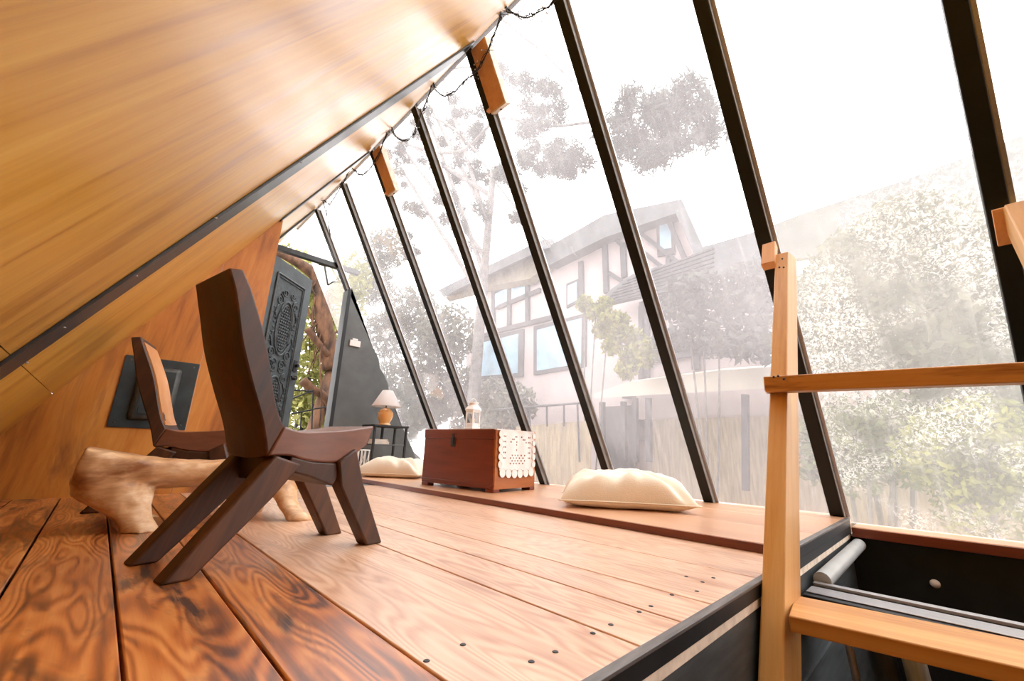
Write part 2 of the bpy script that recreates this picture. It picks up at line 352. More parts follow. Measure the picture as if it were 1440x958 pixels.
obj('trim_6',strip(YW-.045,YW+.03,2.2,ZR-.02),M['strip'],bevel=.002,kind='structure')
obj('trim_7',strip(YG-.06,YG+.02,2.3,ZR-.02,.02),M['strip'],bevel=.002,kind='structure')

# ------------------------------------------------------------------ far plywood wall with its hatch
w=MB(); x1=.765
def wallpoly(xa,za,pts): pass
zt=lambda x: ZR-(XR-x)/TB+.045
X0=-2.2
pan=[((sx(-.04),-.04),(.16,-.04),(.16,zt(.16)-.0),),]
w.prism([(sx(-.04),YW,-.04),(.425,YW,-.04),(.425,YW,zt(.425))],(0,.03,0))
w.prism([(.427,YW,-.04),(x1,YW,-.04),(x1,YW,zt(x1)),(.427,YW,zt(.427))],(0,.03,0))
obj('wall_far',w,M['plywall'],kind='structure')
obj('wall_vestibule',MB().box(.72,.765,YW+.03,YG,-.04,2.3),M['plywall'],kind='structure')
# hatch
hx0,hx1,hz0,hz1=.022,.420,.418,.886
h=empty('wall_hatch',((hx0+hx1)/2,YW,hz0),label='black metal hatch with a raised square cover set in the far plywood wall',cat='hatch')
obj('mounting_plate',MB().box(hx0,hx1,YW-.012,YW-.001,hz0,hz1),M['hatch'],h,bevel=.002)
cv=MB(); a0,a1,c0,c1=.10,.335,.465,.835
cv.hexa([(a0,YW-.012,c0),(a1,YW-.012,c0),(a1,YW-.012,c1),(a0,YW-.012,c1)],[(a0+.02,YW-.062,c0+.02),(a1-.02,YW-.062,c0+.02),(a1-.02,YW-.062,c1-.02),(a0+.02,YW-.062,c1-.02)])
co=obj('cover',cv,M['hatchedge'],h,bevel=.02,seg=4)
obj('cover_face',MB().box(a0+.036,a1-.036,YW-.0645,YW-.0625,c0+.036,c1-.036),M['hatch'],co,bevel=.001)
obj('latch',MB().box(a0+.045,a0+.09,YW-.07,YW-.0648,c0+.045,c0+.09),M['hatch'],co,bevel=.003)
for x in (hx0+.03,hx1-.03):
    for z in (hz0+.03,hz1-.03): obj('screw',MB().ball((x,YW-.013,z),.007,8,(1,.5,1)),M['hatchedge'],h)

# ------------------------------------------------------------------ sloping glass wall: eight windows, each a rafter and a pane
D=.050; RW=.068
def rafter(y,zlo,zhi):
    a0=V((gx(zlo),0,zlo)); a1=V((gx(zhi),0,zhi)); m=MB()
    q=lambda p:[V((p.x,y,p.z)),V((p.x,y-RW,p.z)),V((p.x,y-RW,p.z))+V((D/GD.z,0,0)),V((p.x,y,p.z))+V((D/GD.z,0,0))]
    return m.hexa(q(a0),q(a1))
names={}
for i,y in enumerate(RY):
    zlo=.0365 if y>EY else 0.0
    w_=empty('window_%d'%(i+1),(gx(zlo),y,zlo),kind='structure')
    zh=ZR-.01 if i!=7 else ZR-.01
    obj('window_frame',rafter(y,zlo,zh),M['steel'],w_,bevel=.004)
    a0=V((gx(zlo)+.004,y-RW-.0002,zlo)); a1=V((gx(zh)+.004,y-RW-.0002,zh)); ox=V((D/GD.z-.008,0,0)); dy=V((0,-.003,0))
    obj('lit_side_face',MB().hexa([a0,a0+dy,a0+ox+dy,a0+ox],[a1,a1+dy,a1+ox+dy,a1+ox]),M['litside'],w_)  # added thin sheet; its grey carries the lit look of the side
    nxt=RY[i+1] if i<7 else y+.8
    P=lambda yy,z:V((gx(z)+D/GD.z+.004,yy,z))
    z0=.0365 if y>EY else .001; q=[P(y-.02,z0),P(nxt-RW+.02,z0),P(nxt-RW+.02,ZR+.12),P(y-.02,ZR+.12)]
    gm=MB().hexa(q,[v+GN*.006 for v in q])
    obj('window_pane',gm,M['glassR'] if i in(0,) else M['glass'],w_)
    # pale sealing bead outside the frame's near edge
    e0=V((gx(zlo)+D/GD.z-.004,y-RW-.012,zlo)); e1=V((gx(zh)+D/GD.z-.004,y-RW-.012,zh))
    obj('sealing_bead',MB().bar(e0,e1,.012,.02,up=(0,1,0)),M['alu'],w_)
w_=empty('window_9',(gx(0),-1.1,0),kind='structure')
obj('window_frame',rafter(-1.1,0,ZR),M['steel'],w_)
P=lambda yy,z:V((gx(z)+D/GD.z+.004,yy,z)); q=[P(-1.12,.001),P(-.33,.001),P(-.33,ZR+.12),P(-1.12,ZR+.12)]
obj('window_pane',MB().hexa(q,[v+GN*.006 for v in q]),M['glassR'],w_)
obj('ceiling',slab(YB,YW+.04,-.9,2.3,-.022,.03),M['blackpaint'],kind='structure')  # lower part of the unseen backing added against light leaks
obj('trim_8',MB().bar((XR+.035,YB,ZR+.10),(XR+.035,YG+.9,ZR+.10),.09,.03),M['strip'],kind='structure')
# rear part of the room, behind the camera
obj('wall_rear',MB().prism([(-3.0,YB,-2.2),(3.6,YB,-2.2),(3.3,YB,0),(XR,YB,ZR+.1),(sx(-.7),YB,-.7)],(0,-.04,0)),M['plywall'],kind='structure')
obj('wall_right',MB().box(3.24,3.28,YB,-1.2,0,.04),M['blackpaint'],kind='structure')

# ------------------------------------------------------------------ stair well: sill, black lining, rail, pipe
sl=MB().box(3.13,3.36,YB,EY-.03,-.05,0.0)
obj('trim_9',sl,M['step'],bevel=.004,kind='structure')
obj('trim_10',MB().box(3.118,3.1295,YB,EY-.03,-.052,-.004),M['steptrim'],bevel=.002,kind='structure')
obj('wall_well',MB().box(3.16,3.26,YB,EY+.0,-2.2,-.053),M['blackpaint'],kind='structure')
obj('floor_below',MB().box(-3,3.2,YB,EY-.03,-2.24,-2.2),M['blackpaint'],kind='structure')
obj('wall_left_below',MB().box(-1.3,-1.26,YB,EY-.03,-2.2,-.45),M['blackpaint'],kind='structure')
rl=empty('handrail_beam',(2.02,EY-.3,-.14),label='long black beam with pale metal track crossing the stair well',cat='beam')
obj('beam',MB().box(1.93,2.12,YB+.01,EY-.026,-.205,-.112),M['blackpaint'],rl,bevel=.003)
obj('track',MB().box(2.085,2.119,YB+.02,EY-.03,-.1115,-.100),M['alu'],rl,bevel=.002)
obj('track',MB().box(1.965,2.06,YB+.02,EY-.03,-.1115,-.107),M['alu'],rl,bevel=.002)
pp=MB().tube([(2.122,.42,-.095),(3.10,.42,-.085)],.03,20)
tag(obj('drain_pipe',pp,M['pipe'],smooth=False,bevel=.001),'pale grey round pipe lying in the stair well under the window sill','pipe')
ins=MB().tube([(2.6,.40,-.45),(2.62,.41,-.36),(2.6,.43,-.33)],.02,10)
# small white fastening on the lining
tag(obj('wall_bolt',MB().lathe([(0,.02),(.012,.018),(.02,.006),(.02,0)],(0,0,0),14),M['white'],smooth=True),'small white knob on the black lining of the stair well','knob')
kb=bpy.data.objects['wall_bolt']; q=[(3.16, 0.149, -0.227)][0]; kb.location=q; kb.rotation_euler=(0,-PI/2,0)
# rolled panels standing below the ladder
pl=[(1.843, 0.34, -0.211), (2.045, 0.34, -0.265), (2.117, 0.34, -0.301), (2.482, 0.34, -0.407)]
R_=random.Random(3)
def roll(name,x,y,top,lx,ly,r,mat,label):
    m=MB().tube([(x+lx,y+ly,-1.35),(x+lx*.5,y+ly*.5,(top-1.35)/2),(x,y,top)],r,14)
    return tag(obj(name,m,M[mat],smooth=False,bevel=.004),label,'roll')
M['darkcloth']=plain('dark_grey_sheet',(.03,.033,.04),.4,var=.3,scale=6,stretch=(6,6,.3))
M['greysheet']=plain('grey_green_sheet',(.30,.33,.32),.5,var=.2,scale=8,stretch=(6,6,.3))
roll('metal_tube',1.86,.325,-.17,.16,-.06,.012,'alu','thin pale metal tube leaning in the dark stair well, leftmost of the leaning items')
roll('rolled_sheet',1.86,.245,-.17,.18,-.06,.035,'darkcloth','dark rolled sheet leaning in the stair well beside the thin metal tube')
roll('rolled_sheet',1.86,.170,-.19,.18,-.06,.028,'greysheet','grey-green rolled sheet leaning in the stair well, rightmost of the leaning items')

# ------------------------------------------------------------------ ladder
rd=V((-.1406,.9900,0)).normalized()
ld=empty('wooden_ladder',(1.38,.42,-.2),label='orange pine ladder with two broad rungs leaning against the rafters at the right',cat='ladder')
def stile(off):
    m=MB(); o=-rd*off
    xs_=lambda z:1.377+(2.297-1.377)/(1.401+.213)*(z+.213)
    z0,z1=-1.35,1.36
    q=lambda z,zz:[V((xs_(z),.45,z))+o,V((xs_(z),.39,z))+o,V((xs_(z)+.17,.39,zz))+o,V((xs_(z)+.17,.45,zz))+o]
    return m.hexa(q(z0,z0-.09),q(z1,z1+.02))
obj('stile',stile(0),M['pine'],ld,bevel=.005)
obj('stile',stile(.775),M['pine'],ld,bevel=.005)
# upper rung overlaps the stiles in front, lower rung sits between them
def rung(x,z,y0,len_,wd,th,tilt=0):
    a=V((x,y0,z)); b=a-rd*len_+V((0,0,tilt)); return MB().bar(a,b,wd,th)
obj('rung',rung(1.788+.03,.633,.455,.86,.062,.060,-.012),M['rung'],ld,bevel=.004)
obj('rung',rung(1.545,-.072,.389,.70,.22,.040,0),M['rung'],ld,bevel=.004)
obj('rung',rung(1.22,-.52,.389,.70,.20,.040,0),M['rung'],ld,bevel=.004)
# cleats screwed to the stile tops, one on each rafter
def cleat(off):
    o=-rd*off; m=MB(); m.bar(V((2.23,.475,1.29))+o,V((2.315,.475,1.435))+o,.045,.06,up=(0,1,0)); return m
obj('cleat',cleat(0),M['block'],ld,bevel=.003)
m=MB(); m.bar((2.43,-.318,1.37),(2.525,-.318,1.245),.06,.012,up=GN)
obj('cleat',m,M['block'],ld,bevel=.002)
for q in [(2.095, 0.389, 1.253), (2.012, 0.389, 1.181), (2.098, 0.389, 1.211)]+[(1.787, 0.415, 0.658), (1.787, 0.4, 0.66), (1.787, 0.383, 0.647)]+[(2.461, -0.341, 1.372), (2.486, -0.334, 1.327), (2.515, -0.338, 1.273), (2.515, -0.317, 1.274)]:
    obj('screw',MB().ball(q,.0045,8),M['iron'],ld)

# ------------------------------------------------------------------ wooden boxes on two rafters
def rblock(yc,z0,z1,label):
    e=empty('wooden_box',(gx(z0),yc,z0),label=label,cat='box',group='wooden boxes on the rafters near the ridge')
    a=V((gx(z0)-.012,yc-.10,z0)); b=V((gx(z1)-.012,yc-.10,z1))
    o1=GN*-.002
    m=MB(); q=lambda p:[p,p+V((0,-.15,0)),p+V((0,-.15,0))+GN*.055,p+GN*.055]
    m.hexa(q(a),q(b)); obj('body',m,M['block'],e,bevel=.002)
    m=MB(); q=lambda p:[p+V((0,-.1505,0)),p+V((0,-.160,0)),p+V((0,-.160,0))+GN*.055,p+V((0,-.1505,0))+GN*.055]
    m.hexa(q(a),q(b)); obj('side_board',m,M['paleedge'],e,bevel=.001)
    m=MB(); q=lambda p:[p,p+V((0,-.160,0)),p+V((0,-.160,0))+GN*.055,p+GN*.055]
    a2=a-GD*.014; m.hexa(q(a2),q(a-GD*.001)); obj('end_board',m,M['paleedge'],e,bevel=.001)
    c=a2+V((0,-.08,0))+GN*.028-GD*.002; obj('screw_hole',MB().ball(c,.008,8),M['iron'],e)
    c=a+V((0,.006,0))+GD*.02; obj('corner_cleat',MB().bar(c-V((0,.02,0)),c+V((0,.02,0)),.03,.02),M['block'],e,bevel=.002)
    return e
e=rblock(2.125,2.85,3.26,'larger orange wooden box fixed to a dark rafter at the ridge, nearest the camera')
e=rblock(3.735,2.87,3.26,'small narrow orange wooden box on the farther rafter, right of the door end')

# ------------------------------------------------------------------ string of tiny lights under the ridge
def smooth_path(pts,n=6):
    pts=[V(p) for p in pts]; out=[]
    for i in range(len(pts)-1):
        p0=pts[max(i-1,0)];p1=pts[i];p2=pts[i+1];p3=pts[min(i+2,len(pts)-1)]
        for k in range(n):
            t=k/n; out.append(.5*((2*p1)+(p2-p0)*t+(2*p0-5*p1+4*p2-p3)*t*t+(3*p1-p0-3*p2+p3)*t**3))
    out.append(pts[-1]); return out
sg=[(1.474, 1.137, 3.094), (1.487, 1.27, 3.071), (1.475, 1.386, 3.092), (1.46, 1.48, 3.118), (1.418, 1.561, 3.196), (1.377, 1.626, 3.269), (1.399, 1.684, 3.229), (1.429, 1.788, 3.175), (1.455, 1.884, 3.128), (1.473, 2.025, 3.095), (1.468, 2.131, 3.105), (1.471, 2.271, 3.099), (1.455, 2.397, 3.128), (1.413, 2.467, 3.204), (1.383, 2.472, 3.258), (1.414, 2.596, 3.202), (1.456, 2.796, 3.126), (1.483, 2.95, 3.078), (1.448, 3.13, 3.141), (1.377, 3.177, 3.268), (1.401, 3.322, 3.226), (1.438, 3.541, 3.158), (1.454, 3.805, 3.129), (1.433, 3.938, 3.168), (1.382, 4.048, 3.26), (1.409, 4.36, 3.212), (1.432, 4.738, 3.17), (1.391, 4.86, 3.244), (1.461, 4.905, 3.118), (1.578, 4.995, 2.907)]
le=empty('string_lights',sg[10],label='thin dark wire of tiny lights looped along the ridge over the rafters',cat='string lights')
pth=smooth_path(sg)
wr=MB().tube(pth,.0045,6); 
for j in (0,1):
    off=[p+V((R_.uniform(-.015,.015),R_.uniform(-.02,.02),R_.uniform(-.015,.015))) for p in pth[::2]]
    wr.tube(smooth_path(off,3),.003,5)
tw=MB()
for p in pth[::2]:
    for _ in range(2):
        d=V((R_.uniform(-1,1),R_.uniform(-1,1),R_.uniform(-1,.5))).normalized()*R_.uniform(.03,.07)
        wr.tube([p,p+d],.0022,4); tw.ball(p+d,.005,6)
obj('wire',wr,M['iron'],le); obj('bulbs',tw,M['bulb'],le,kind='stuff')

# ------------------------------------------------------------------ far gable: door wall, slate panel
obj('trim_11',MB().box(.70,2.06,YG-.03,YG+.04,3.03-.12,3.055-.40+.0) if False else MB().box(.765,2.10,YG-.03,YG+.04,2.60,2.665),M['strip'],bevel=.004,kind='structure')
obj('window_10',MB().prism([(.80,YG+.02,2.665),(1.74,YG+.02,2.665),(1.42,YG+.02,3.25)],(0,.006,0)),M['glassclear'],kind='structure')
obj('trim_12',MB().box(1.955,2.00,YG-.11,YG+.05,-.02,2.33),M['blackpaint'],bevel=.003,kind='structure')
pan=[(2.00,YG-.10,-.02)]+[(3.30,YG-.10,-.02),(3.28,YG-.10,.20)]
edge=[(3.161, 5.165, 0.281), (3.014, 5.165, 0.505), (2.882, 5.165, 0.707), (2.752, 5.165, 0.907), (2.69, 5.165, 1.074), (2.651, 5.165, 1.225), (2.52, 5.165, 1.361), (2.495, 5.165, 1.484), (2.384, 5.165, 1.631), (2.294, 5.165, 1.79), (2.217, 5.165, 1.921), (2.084, 5.165, 2.115), (1.986, 5.165, 2.267)]
obj('wall_end',MB().prism(pan+[(e_[0],YG-.10,e_[2]) for e_ in edge]+[(2.00,YG-.10,2.36)],(0,.028,0)),M['slate'],kind='structure')
sw=empty('wall_notice',(2.17,YG-.102,1.65),label='small white box with a tag above it on the slate panel beside the door',cat='switch')
obj('box',MB().box(2.065,2.205,YG-.125,YG-.101,1.585,1.665),M['whiteplastic'],sw,bevel=.004)
obj('tag',MB().box(2.10,2.17,YG-.11,YG-.101,1.670,1.692),M['whiteplastic'],sw,bevel=.002)
# door leaf, swung outward
hx,hy=1.083,5.275; ang=math.atan2(5.786-5.271,1.693-1.084); DW=.80; DH=2.54
dr=empty('door_1',(hx,hy,0),ang,kind='structure')
lf=MB(); lf.box(0,DW,0,.045,.0,DH)
leaf=obj('door_leaf',lf,M['doorpaint'],dr,local=True,bevel=.004)
pnl=obj('carved_panel',MB().box(.10,DW-.17,-.006,-.001,.20,DH-.20),M['doorcarve'],leaf,local=True)
# mouldings and carving in low relief on the room side (local -y)
rl_=MB(); T=lambda x,z:(x,-.012,z)
for x0,x1,z0,z1,r in ((.09,DW-.16,.19,DH-.19,.013),(.115,DW-.185,.225,DH-.225,.007)):
    for a,b in (((x0,z0),(x1,z0)),((x1,z0),(x1,z1)),((x1,z1),(x0,z1)),((x0,z1),(x0,z0))): rl_.tube([T(*a),T(*b)],r,8)
cx=(.10+DW-.17)/2
obj('moulding',rl_,M['doorcarve'],leaf,local=True)
cw=MB()
def ring(cx_,cz,rx,rz,r,n=36,a0=0,a1=2*PI):
    cw.tube([T(cx_+rx*math.cos(a0+(a1-a0)*k/n),cz+rz*math.sin(a0+(a1-a0)*k/n)) for k in range(n+1)],r,6)
def scroll(cx_,cz,s,flip=1,turn=1.6,rot=0,r=.009):
    pts=[]
    for k in range(28):
        t=k/27; a=rot+flip*t*turn*2*PI; rr=s*(1-t*.85); pts.append(T(cx_+rr*math.cos(a),cz+rr*math.sin(a)))
    cw.tube(pts,lambda t:r*(1-.5*t),6)
for cz,rx,rz in ((1.72,.145,.34),(.82,.145,.30)):
    ring(cx,cz,rx,rz,.014); ring(cx,cz,rx*.82,rz*.86,.008)
    for i in range(-3,4):
        for j in range(-7,8):
            x=cx+i*.036+(j%2)*.018; z=cz+j*.036
            if ((x-cx)/(rx*.72))**2+((z-cz)/(rz*.78))**2<1: cw.ball(T(x,z),.014,8,(1,.7,1.1))
    for s_ in (-1,1):
        for t_ in (-1,1):
            scroll(cx+s_*.155,cz+t_*rz*.95,.07,s_*t_,1.4,PI/2 if t_>0 else -PI/2)
            scroll(cx+s_*.07,cz+t_*(rz+.10),.055,-s_*t_,1.3,0 if s_>0 else PI)
            cw.tube([T(cx+s_*.17,cz+t_*rz*.2),T(cx+s_*.215,cz+t_*rz*.45),T(cx+s_*.17,cz+t_*rz*.75)],.010,6)
            for q_ in range(4): cw.ball(T(cx+s_*(.19+.012*q_),cz+t_*rz*(.1+.17*q_)),.016,8,(1.2,.6,.8))
for s_ in (-1,1): scroll(cx+s_*.08,1.27,.075,s_,1.5,0 if s_>0 else PI)
obj('carving',cw,M['doorcarve'],leaf,local=True,smooth=True)
hz=1.22
hb=MB().box(DW-.115,DW-.045,-.012,-.001,hz+.02,hz+.17); obj('lock_plate',hb,M['iron'],leaf,local=True,bevel=.006)
obj('lock_knob',MB().tube([(DW-.08,-.012,hz+.10),(DW-.08,-.05,hz+.10)],.022,12),M['iron'],leaf,local=True)
hd=MB().tube([(DW-.08,-.001,hz-.06),(DW-.08,-.05,hz-.06)],.028,14).tube([(DW-.08,-.045,hz-.06),(DW-.19,-.055,hz-.062)],.011,10)
obj('door_handle',hd,M['iron'],leaf,local=True)

# ------------------------------------------------------------------ carved chairs
def make_chair():
    e=empty('carved_chair',(0,0,0))
    W=.29
    # backrest: curved slab, dished across its width; local x forward, y across (0 near side, W far side)
    def prof_strip(front,back,y0,y1,dish,nlat=9,taper=None):
        m=MB(); n=len(front); vs=[];fs=[]
        for j in range(nlat+1):
            t=j/nlat; 
            for i in range(n):
                tp=taper(i/(n-1)) if taper else 0
                y=y0+tp+(y1-y0-2*tp)*t
                d=dish(i/(n-1))*(1-(2*t-1)**2)
                f_=V(front[i]); b_=V(back[i]); ax=(b_-f_).normalized()
                f2=f_+ax*d; vs.append((f2.x,y,f2.y)); b2=b_+ax*d*.5; vs.append((b2.x,y,b2.y))
        st_=2*n
        for j in range(nlat):
            for i in range(n-1):
                a=j*st_+2*i; fs.append((a,a+2,a+2+st_,a+st_)); fs.append((a+1,a+1+st_,a+3+st_,a+3))
            fs.append((j*st_,j*st_+st_,j*st_+st_+1,j*st_+1)); a=j*st_+2*(n-1); fs.append((a,a+1,a+1+st_,a+st_))
        for i in range(n-1):
            fs.append((2*i,2*i+1,2*i+3,2*i+2)); a=nlat*st_+2*i; fs.append((a,a+2,a+3,a+1))
        m.add(vs,fs); return m
    def rs(pts,n): 
        p=smooth_path([(a,b,0) for a,b in pts],8); L=[0]
        for i in range(1,len(p)): L.append(L[-1]+(p[i]-p[i-1]).length)
        out=[]
        for k in range(n):
            t=L[-1]*k/(n-1); i=max(j for j in range(len(L)) if L[j]<=t+1e-9); i=min(i,len(p)-2); u=(t-L[i])/max(1e-9,L[i+1]-L[i]); q=p[i].lerp(p[i+1],min(1,u)); out.append((q.x,q.y))
        return out
    fr=rs([(.017,.885),(.065,.79),(.119,.672),(.160,.55),(.190,.465),(.222,.409)],18)
    bk=rs([(-.024,.876),(.010,.78),(.048,.655),(.100,.53),(.150,.42),(.185,.315)],18)
    obj('backrest',prof_strip(fr,bk,0,W,lambda t:.026*math.sin(min(1,t*1.4)*PI*.5),taper=lambda t:.012*max(0,(.12-t)/.12)),M['chair'],e,local=True,bevel=.006)
    obj('lit_backrest_panel',prof_strip([(a+.0035,b+.001) for a,b in fr[1:-1]],[(a-.012,b-.004) for a,b in fr[1:-1]],.022,W-.022,lambda t:.0215*math.sin(min(1,t*1.4)*PI*.5)),M['litfacewood'],e,local=True,label='thin panel on the backrest front, coloured orange as if lit')  # added panel, lit look painted in its wood colour
    tp=rs([(.222,.409),(.28,.397),(.345,.400),(.46,.412),(.568,.432)],14)
    bt=rs([(.185,.315),(.25,.318),(.33,.300),(.45,.300),(.545,.358)],14)
    obj('seat',prof_strip(tp,bt,-.002,W+.002,lambda t:.020*math.sin(t*PI)),M['seatwood'],e,local=True,bevel=.006)
    # legs: tapered blocks
    def leg(pts,y0,y1):
        n=len(pts)//2; m=MB(); vs=[];fs=[]
        for (a,b) in zip(pts[:n],pts[n:]):
            vs+=[(a[0],y0,a[1]),(b[0],y0,b[1]),(b[0],y1,b[1]),(a[0],y1,a[1])]
        for i in range(n-1):
            for k in range(4): fs.append((4*i+k,4*i+(k+1)%4,4*i+4+(k+1)%4,4*i+4+k))
        fs.append((0,3,2,1)); fs.append(tuple(4*(n-1)+k for k in range(4))); return m.add(vs,fs)
    for y0,y1 in ((-.016,.048),(W-.048,W+.016)):
        obj('leg',leg([(.205,.318),(.12,.205),(-.028,.0), (.292,.290),(.215,.190),(.040,.0)],y0,y1),M['chair'],e,local=True,bevel=.007)
        obj('leg',leg([(.425,.300),(.445,.215),(.585,.0), (.492,.345),(.540,.220),(.655,.0)],y0,y1),M['chair'],e,local=True,bevel=.007)
    obj('apron',leg([(.255,.270),(.330,.250),(.425,.215), (.262,.315),(.340,.298),(.470,.290)],.0,W),M['chair'],e,local=True,bevel=.006)
    obj('crossbar',MB().box(.215,.275,.04,W-.04,.235,.312),M['chair'],e,local=True,bevel=.006)
    return e
c1=make_chair(); c1.location=(.208,1.453,0); c1.rotation_euler=(0,0,math.atan2(.120,.624))
tag(c1,'dark brown carved wooden chair in front, seen from its back, nearest the camera','chair','carved wooden chairs')
c2=copy_tree(c1); c2.location=(.035,2.93,0); c2.rotation_euler=(0,0,math.radians(-17))
tag(c2,'dark brown carved wooden chair farther back behind the log bench, its front coloured orange as if lit','chair','carved wooden chairs')

# ------------------------------------------------------------------ carved log bench
bn=MB()
def blob(a,b,ra,rb,n=14,m=14,sq=(1,1)):
    a=V(a);b=V(b); pts=[a.lerp(b,k/m) for k in range(m+1)]
    bn.tube(pts,lambda t:ra+(rb-ra)*t,n)
# body: rounded beam with a flat dished top, thick at both ends
secs=[]
N=24
for k in range(25):
    t=k/24; x=-.045+t*.85; e_=abs(2*t-1)
    top=.272+.055*e_**1.8
    bot=.150-.05*max(0,e_-.45)/.55*(1 if t<.5 else .6)
    if t<.06: bot+=(.06-t)*1.2
    yc=2.43; hw=.13+.045*e_**1.3
    if t<.04 or t>.96: hw*=.93
    for q in range(N):
        a=2*PI*q/N; ca,sa=math.cos(a),math.sin(a)
        yy=math.copysign(abs(ca)**(.55 if sa>0 else .8),ca)*hw; zz=math.copysign(abs(sa)**(.40 if sa>0 else .9),sa)
        mid=bot+(top-bot)*.55
        z=mid+zz*((top-mid) if sa>0 else (mid-bot)); z-= .010*(1-(yy/hw)**2) if sa>.5 else 0
        secs.append((x+(.020*(z-bot)/(top-bot) if t<.5 else 0),yc+yy,z))
fs=[]
for k in range(24):
    for q in range(N): fs.append((k*N+q,k*N+(q+1)%N,(k+1)*N+(q+1)%N,(k+1)*N+q))
fs.append(tuple(range(N))[::-1]); fs.append(tuple(24*N+q for q in range(N)))
bn.add(secs,fs)
def legb(pts,ry):
    vs=[];fs=[];n=16
    for (x,y,z,rx,r2) in pts:
        for q in range(n):
            a=2*PI*q/n; vs.append((x+rx*math.cos(a),y+r2*math.sin(a),z))
    for i in range(len(pts)-1):
        for q in range(n): fs.append((i*n+q,i*n+(q+1)%n,(i+1)*n+(q+1)%n,(i+1)*n+q))
    fs.append(tuple(range(n))[::-1]); fs.append(tuple((len(pts)-1)*n+q for q in range(n))); bn.add(vs,fs)
legb([(.195,2.285,.0,.062,.055),(.185,2.290,.018,.058,.052),(.160,2.305,.05,.060,.052),(.125,2.325,.09,.090,.062),(.090,2.345,.14,.125,.08),(.080,2.37,.21,.12,.09)],0)
legb([(.785,2.235,.0,.078,.048),(.765,2.24,.018,.060,.046),(.730,2.255,.05,.046,.045),(.705,2.28,.10,.050,.05),(.69,2.32,.16,.075,.07),(.69,2.36,.21,.08,.08)],0)
legb([(.64,2.60,.0,.06,.05),(.65,2.59,.03,.05,.045),(.66,2.56,.08,.05,.05),(.67,2.52,.16,.08,.07),(.67,2.48,.22,.08,.08)],0)
legb([(.20,2.66,.0,.085,.05),(.18,2.645,.025,.055,.045),(.13,2.60,.08,.055,.05),(.10,2.55,.15,.10,.07),(.09,2.50,.21,.11,.08)],0)
bo=obj('log_bench',bn,M['log'],smooth=True)
r_=bo.modifiers.new('remesh','REMESH'); r_.mode='VOXEL'; r_.voxel_size=.008; r_.use_smooth_shade=True
s_=bo.modifiers.new('smooth','SMOOTH'); s_.factor=.6; s_.iterations=5
tx=bpy.data.textures.new('chisel','VORONOI'); tx.noise_scale=.06
d_=bo.modifiers.new('carve','DISPLACE'); d_.texture=tx; d_.strength=.008; d_.mid_level=.5; d_.texture_coords='LOCAL'
tag(bo,'pale carved log bench with thick flared legs standing between the two chairs','bench')

# ------------------------------------------------------------------ pillows
def pillow(name,c,rz,lx,ly,th,seed,label,lift=.0,tilt=0):
    n=44; vs=[];fs=[]; rn=random.Random(seed); o=V((seed*3.1,0,0))
    for side in (1,-1):
        for i in range(n+1):
            for j in range(n+1):
                u=2*i/n-1; v=2*j/n-1
                # edges pulled in between the corners
                x=u*lx/2*(1-.10*(1-v*v)*abs(u)**3); y=v*ly/2*(1-.10*(1-u*u)*abs(v)**3)
                e=(max(0,1-u**4)**.55)*(max(0,1-v**4)**.55)
                z=th*e
                cr=0
                dd=min(1-abs(u),1-abs(v)); 
                wv=noise.noise(V((x*6,y*6,seed)))*.038+noise.noise(V((x*15,y*15,seed+4)))*.014-.05*math.exp(-((x*.8+y-.02)/.035)**2)*max(0,-y*3+.2)
                # creases running in from the corners and edges
                ra=math.atan2(v,u); cr=math.sin(ra*11+3*noise.noise(V((u,v,seed))))*.020*(max(abs(u),abs(v))**2)*e**.5
                if side>0: z=z*.78+(wv+cr)*e**.6
                else: z=-z*.22+(wv*.2)*e
                if side<0: z=max(z,-.20*th)
                vs.append((x,y,z+.0))
    m=n+1
    for s_i in (0,1):
        b=s_i*m*m
        for i in range(n):
            for j in range(n):
                q=(b+i*m+j,b+(i+1)*m+j,b+(i+1)*m+j+1,b+i*m+j+1); fs.append(q if s_i==0 else q[::-1])
    mb=MB().add(vs,fs)
    o_=obj(name,mb,M['cream'],smooth=True); 
    o_.location=(c[0],c[1],c[2]+.20*th+.001); o_.rotation_euler=(0,tilt,rz)
    sb_=o_.modifiers.new('sub','SUBSURF'); sb_.levels=1; sb_.render_levels=1
    # welt seam around the rim
    rim=[]
    for i in range(4*n):
        k,r=divmod(i,n); u,v=[(-1+2*r/n,-1),(1,-1+2*r/n),(1-2*r/n,1),(-1,1-2*r/n)][k]
        x=u*lx/2*(1-.10*(1-v*v)*abs(u)**3); y=v*ly/2*(1-.10*(1-u*u)*abs(v)**3); rim.append(V((x,y,0)))
    rim.append(rim[0])
    pi_=obj('seam',MB().tube(rim,.0045,6,cap=False),M['cream'],o_,local=True,smooth=True)
    return tag(o_,label,'pillow','cream cotton pillows on the platform')
p2=pillow('pillow',(2.47,1.49,.036),math.radians(-53),.80,.52,.215,3,'cream pillow lying right of the wooden chest, largest in view and nearest the ladder')
p1=pillow('pillow',(2.36,4.20,.036),math.radians(-50),.70,.50,.20,8,'cream pillow partly hidden between the front chair and the wooden chest')

# ------------------------------------------------------------------ wooden chest, lace runner, lantern
cxh,cyh=2.208,2.438; ph=math.radians(6)
ch=empty('wooden_chest',(cxh,cyh,.036),ph,label='reddish brown wooden chest with dark lock plate standing on the low platform',cat='chest')
LX,LY,HZ=.52,.86,.475        # local x depth, local y length
b=MB(); b.box(0.0,LX,0.018,LY,.024,.3985); 
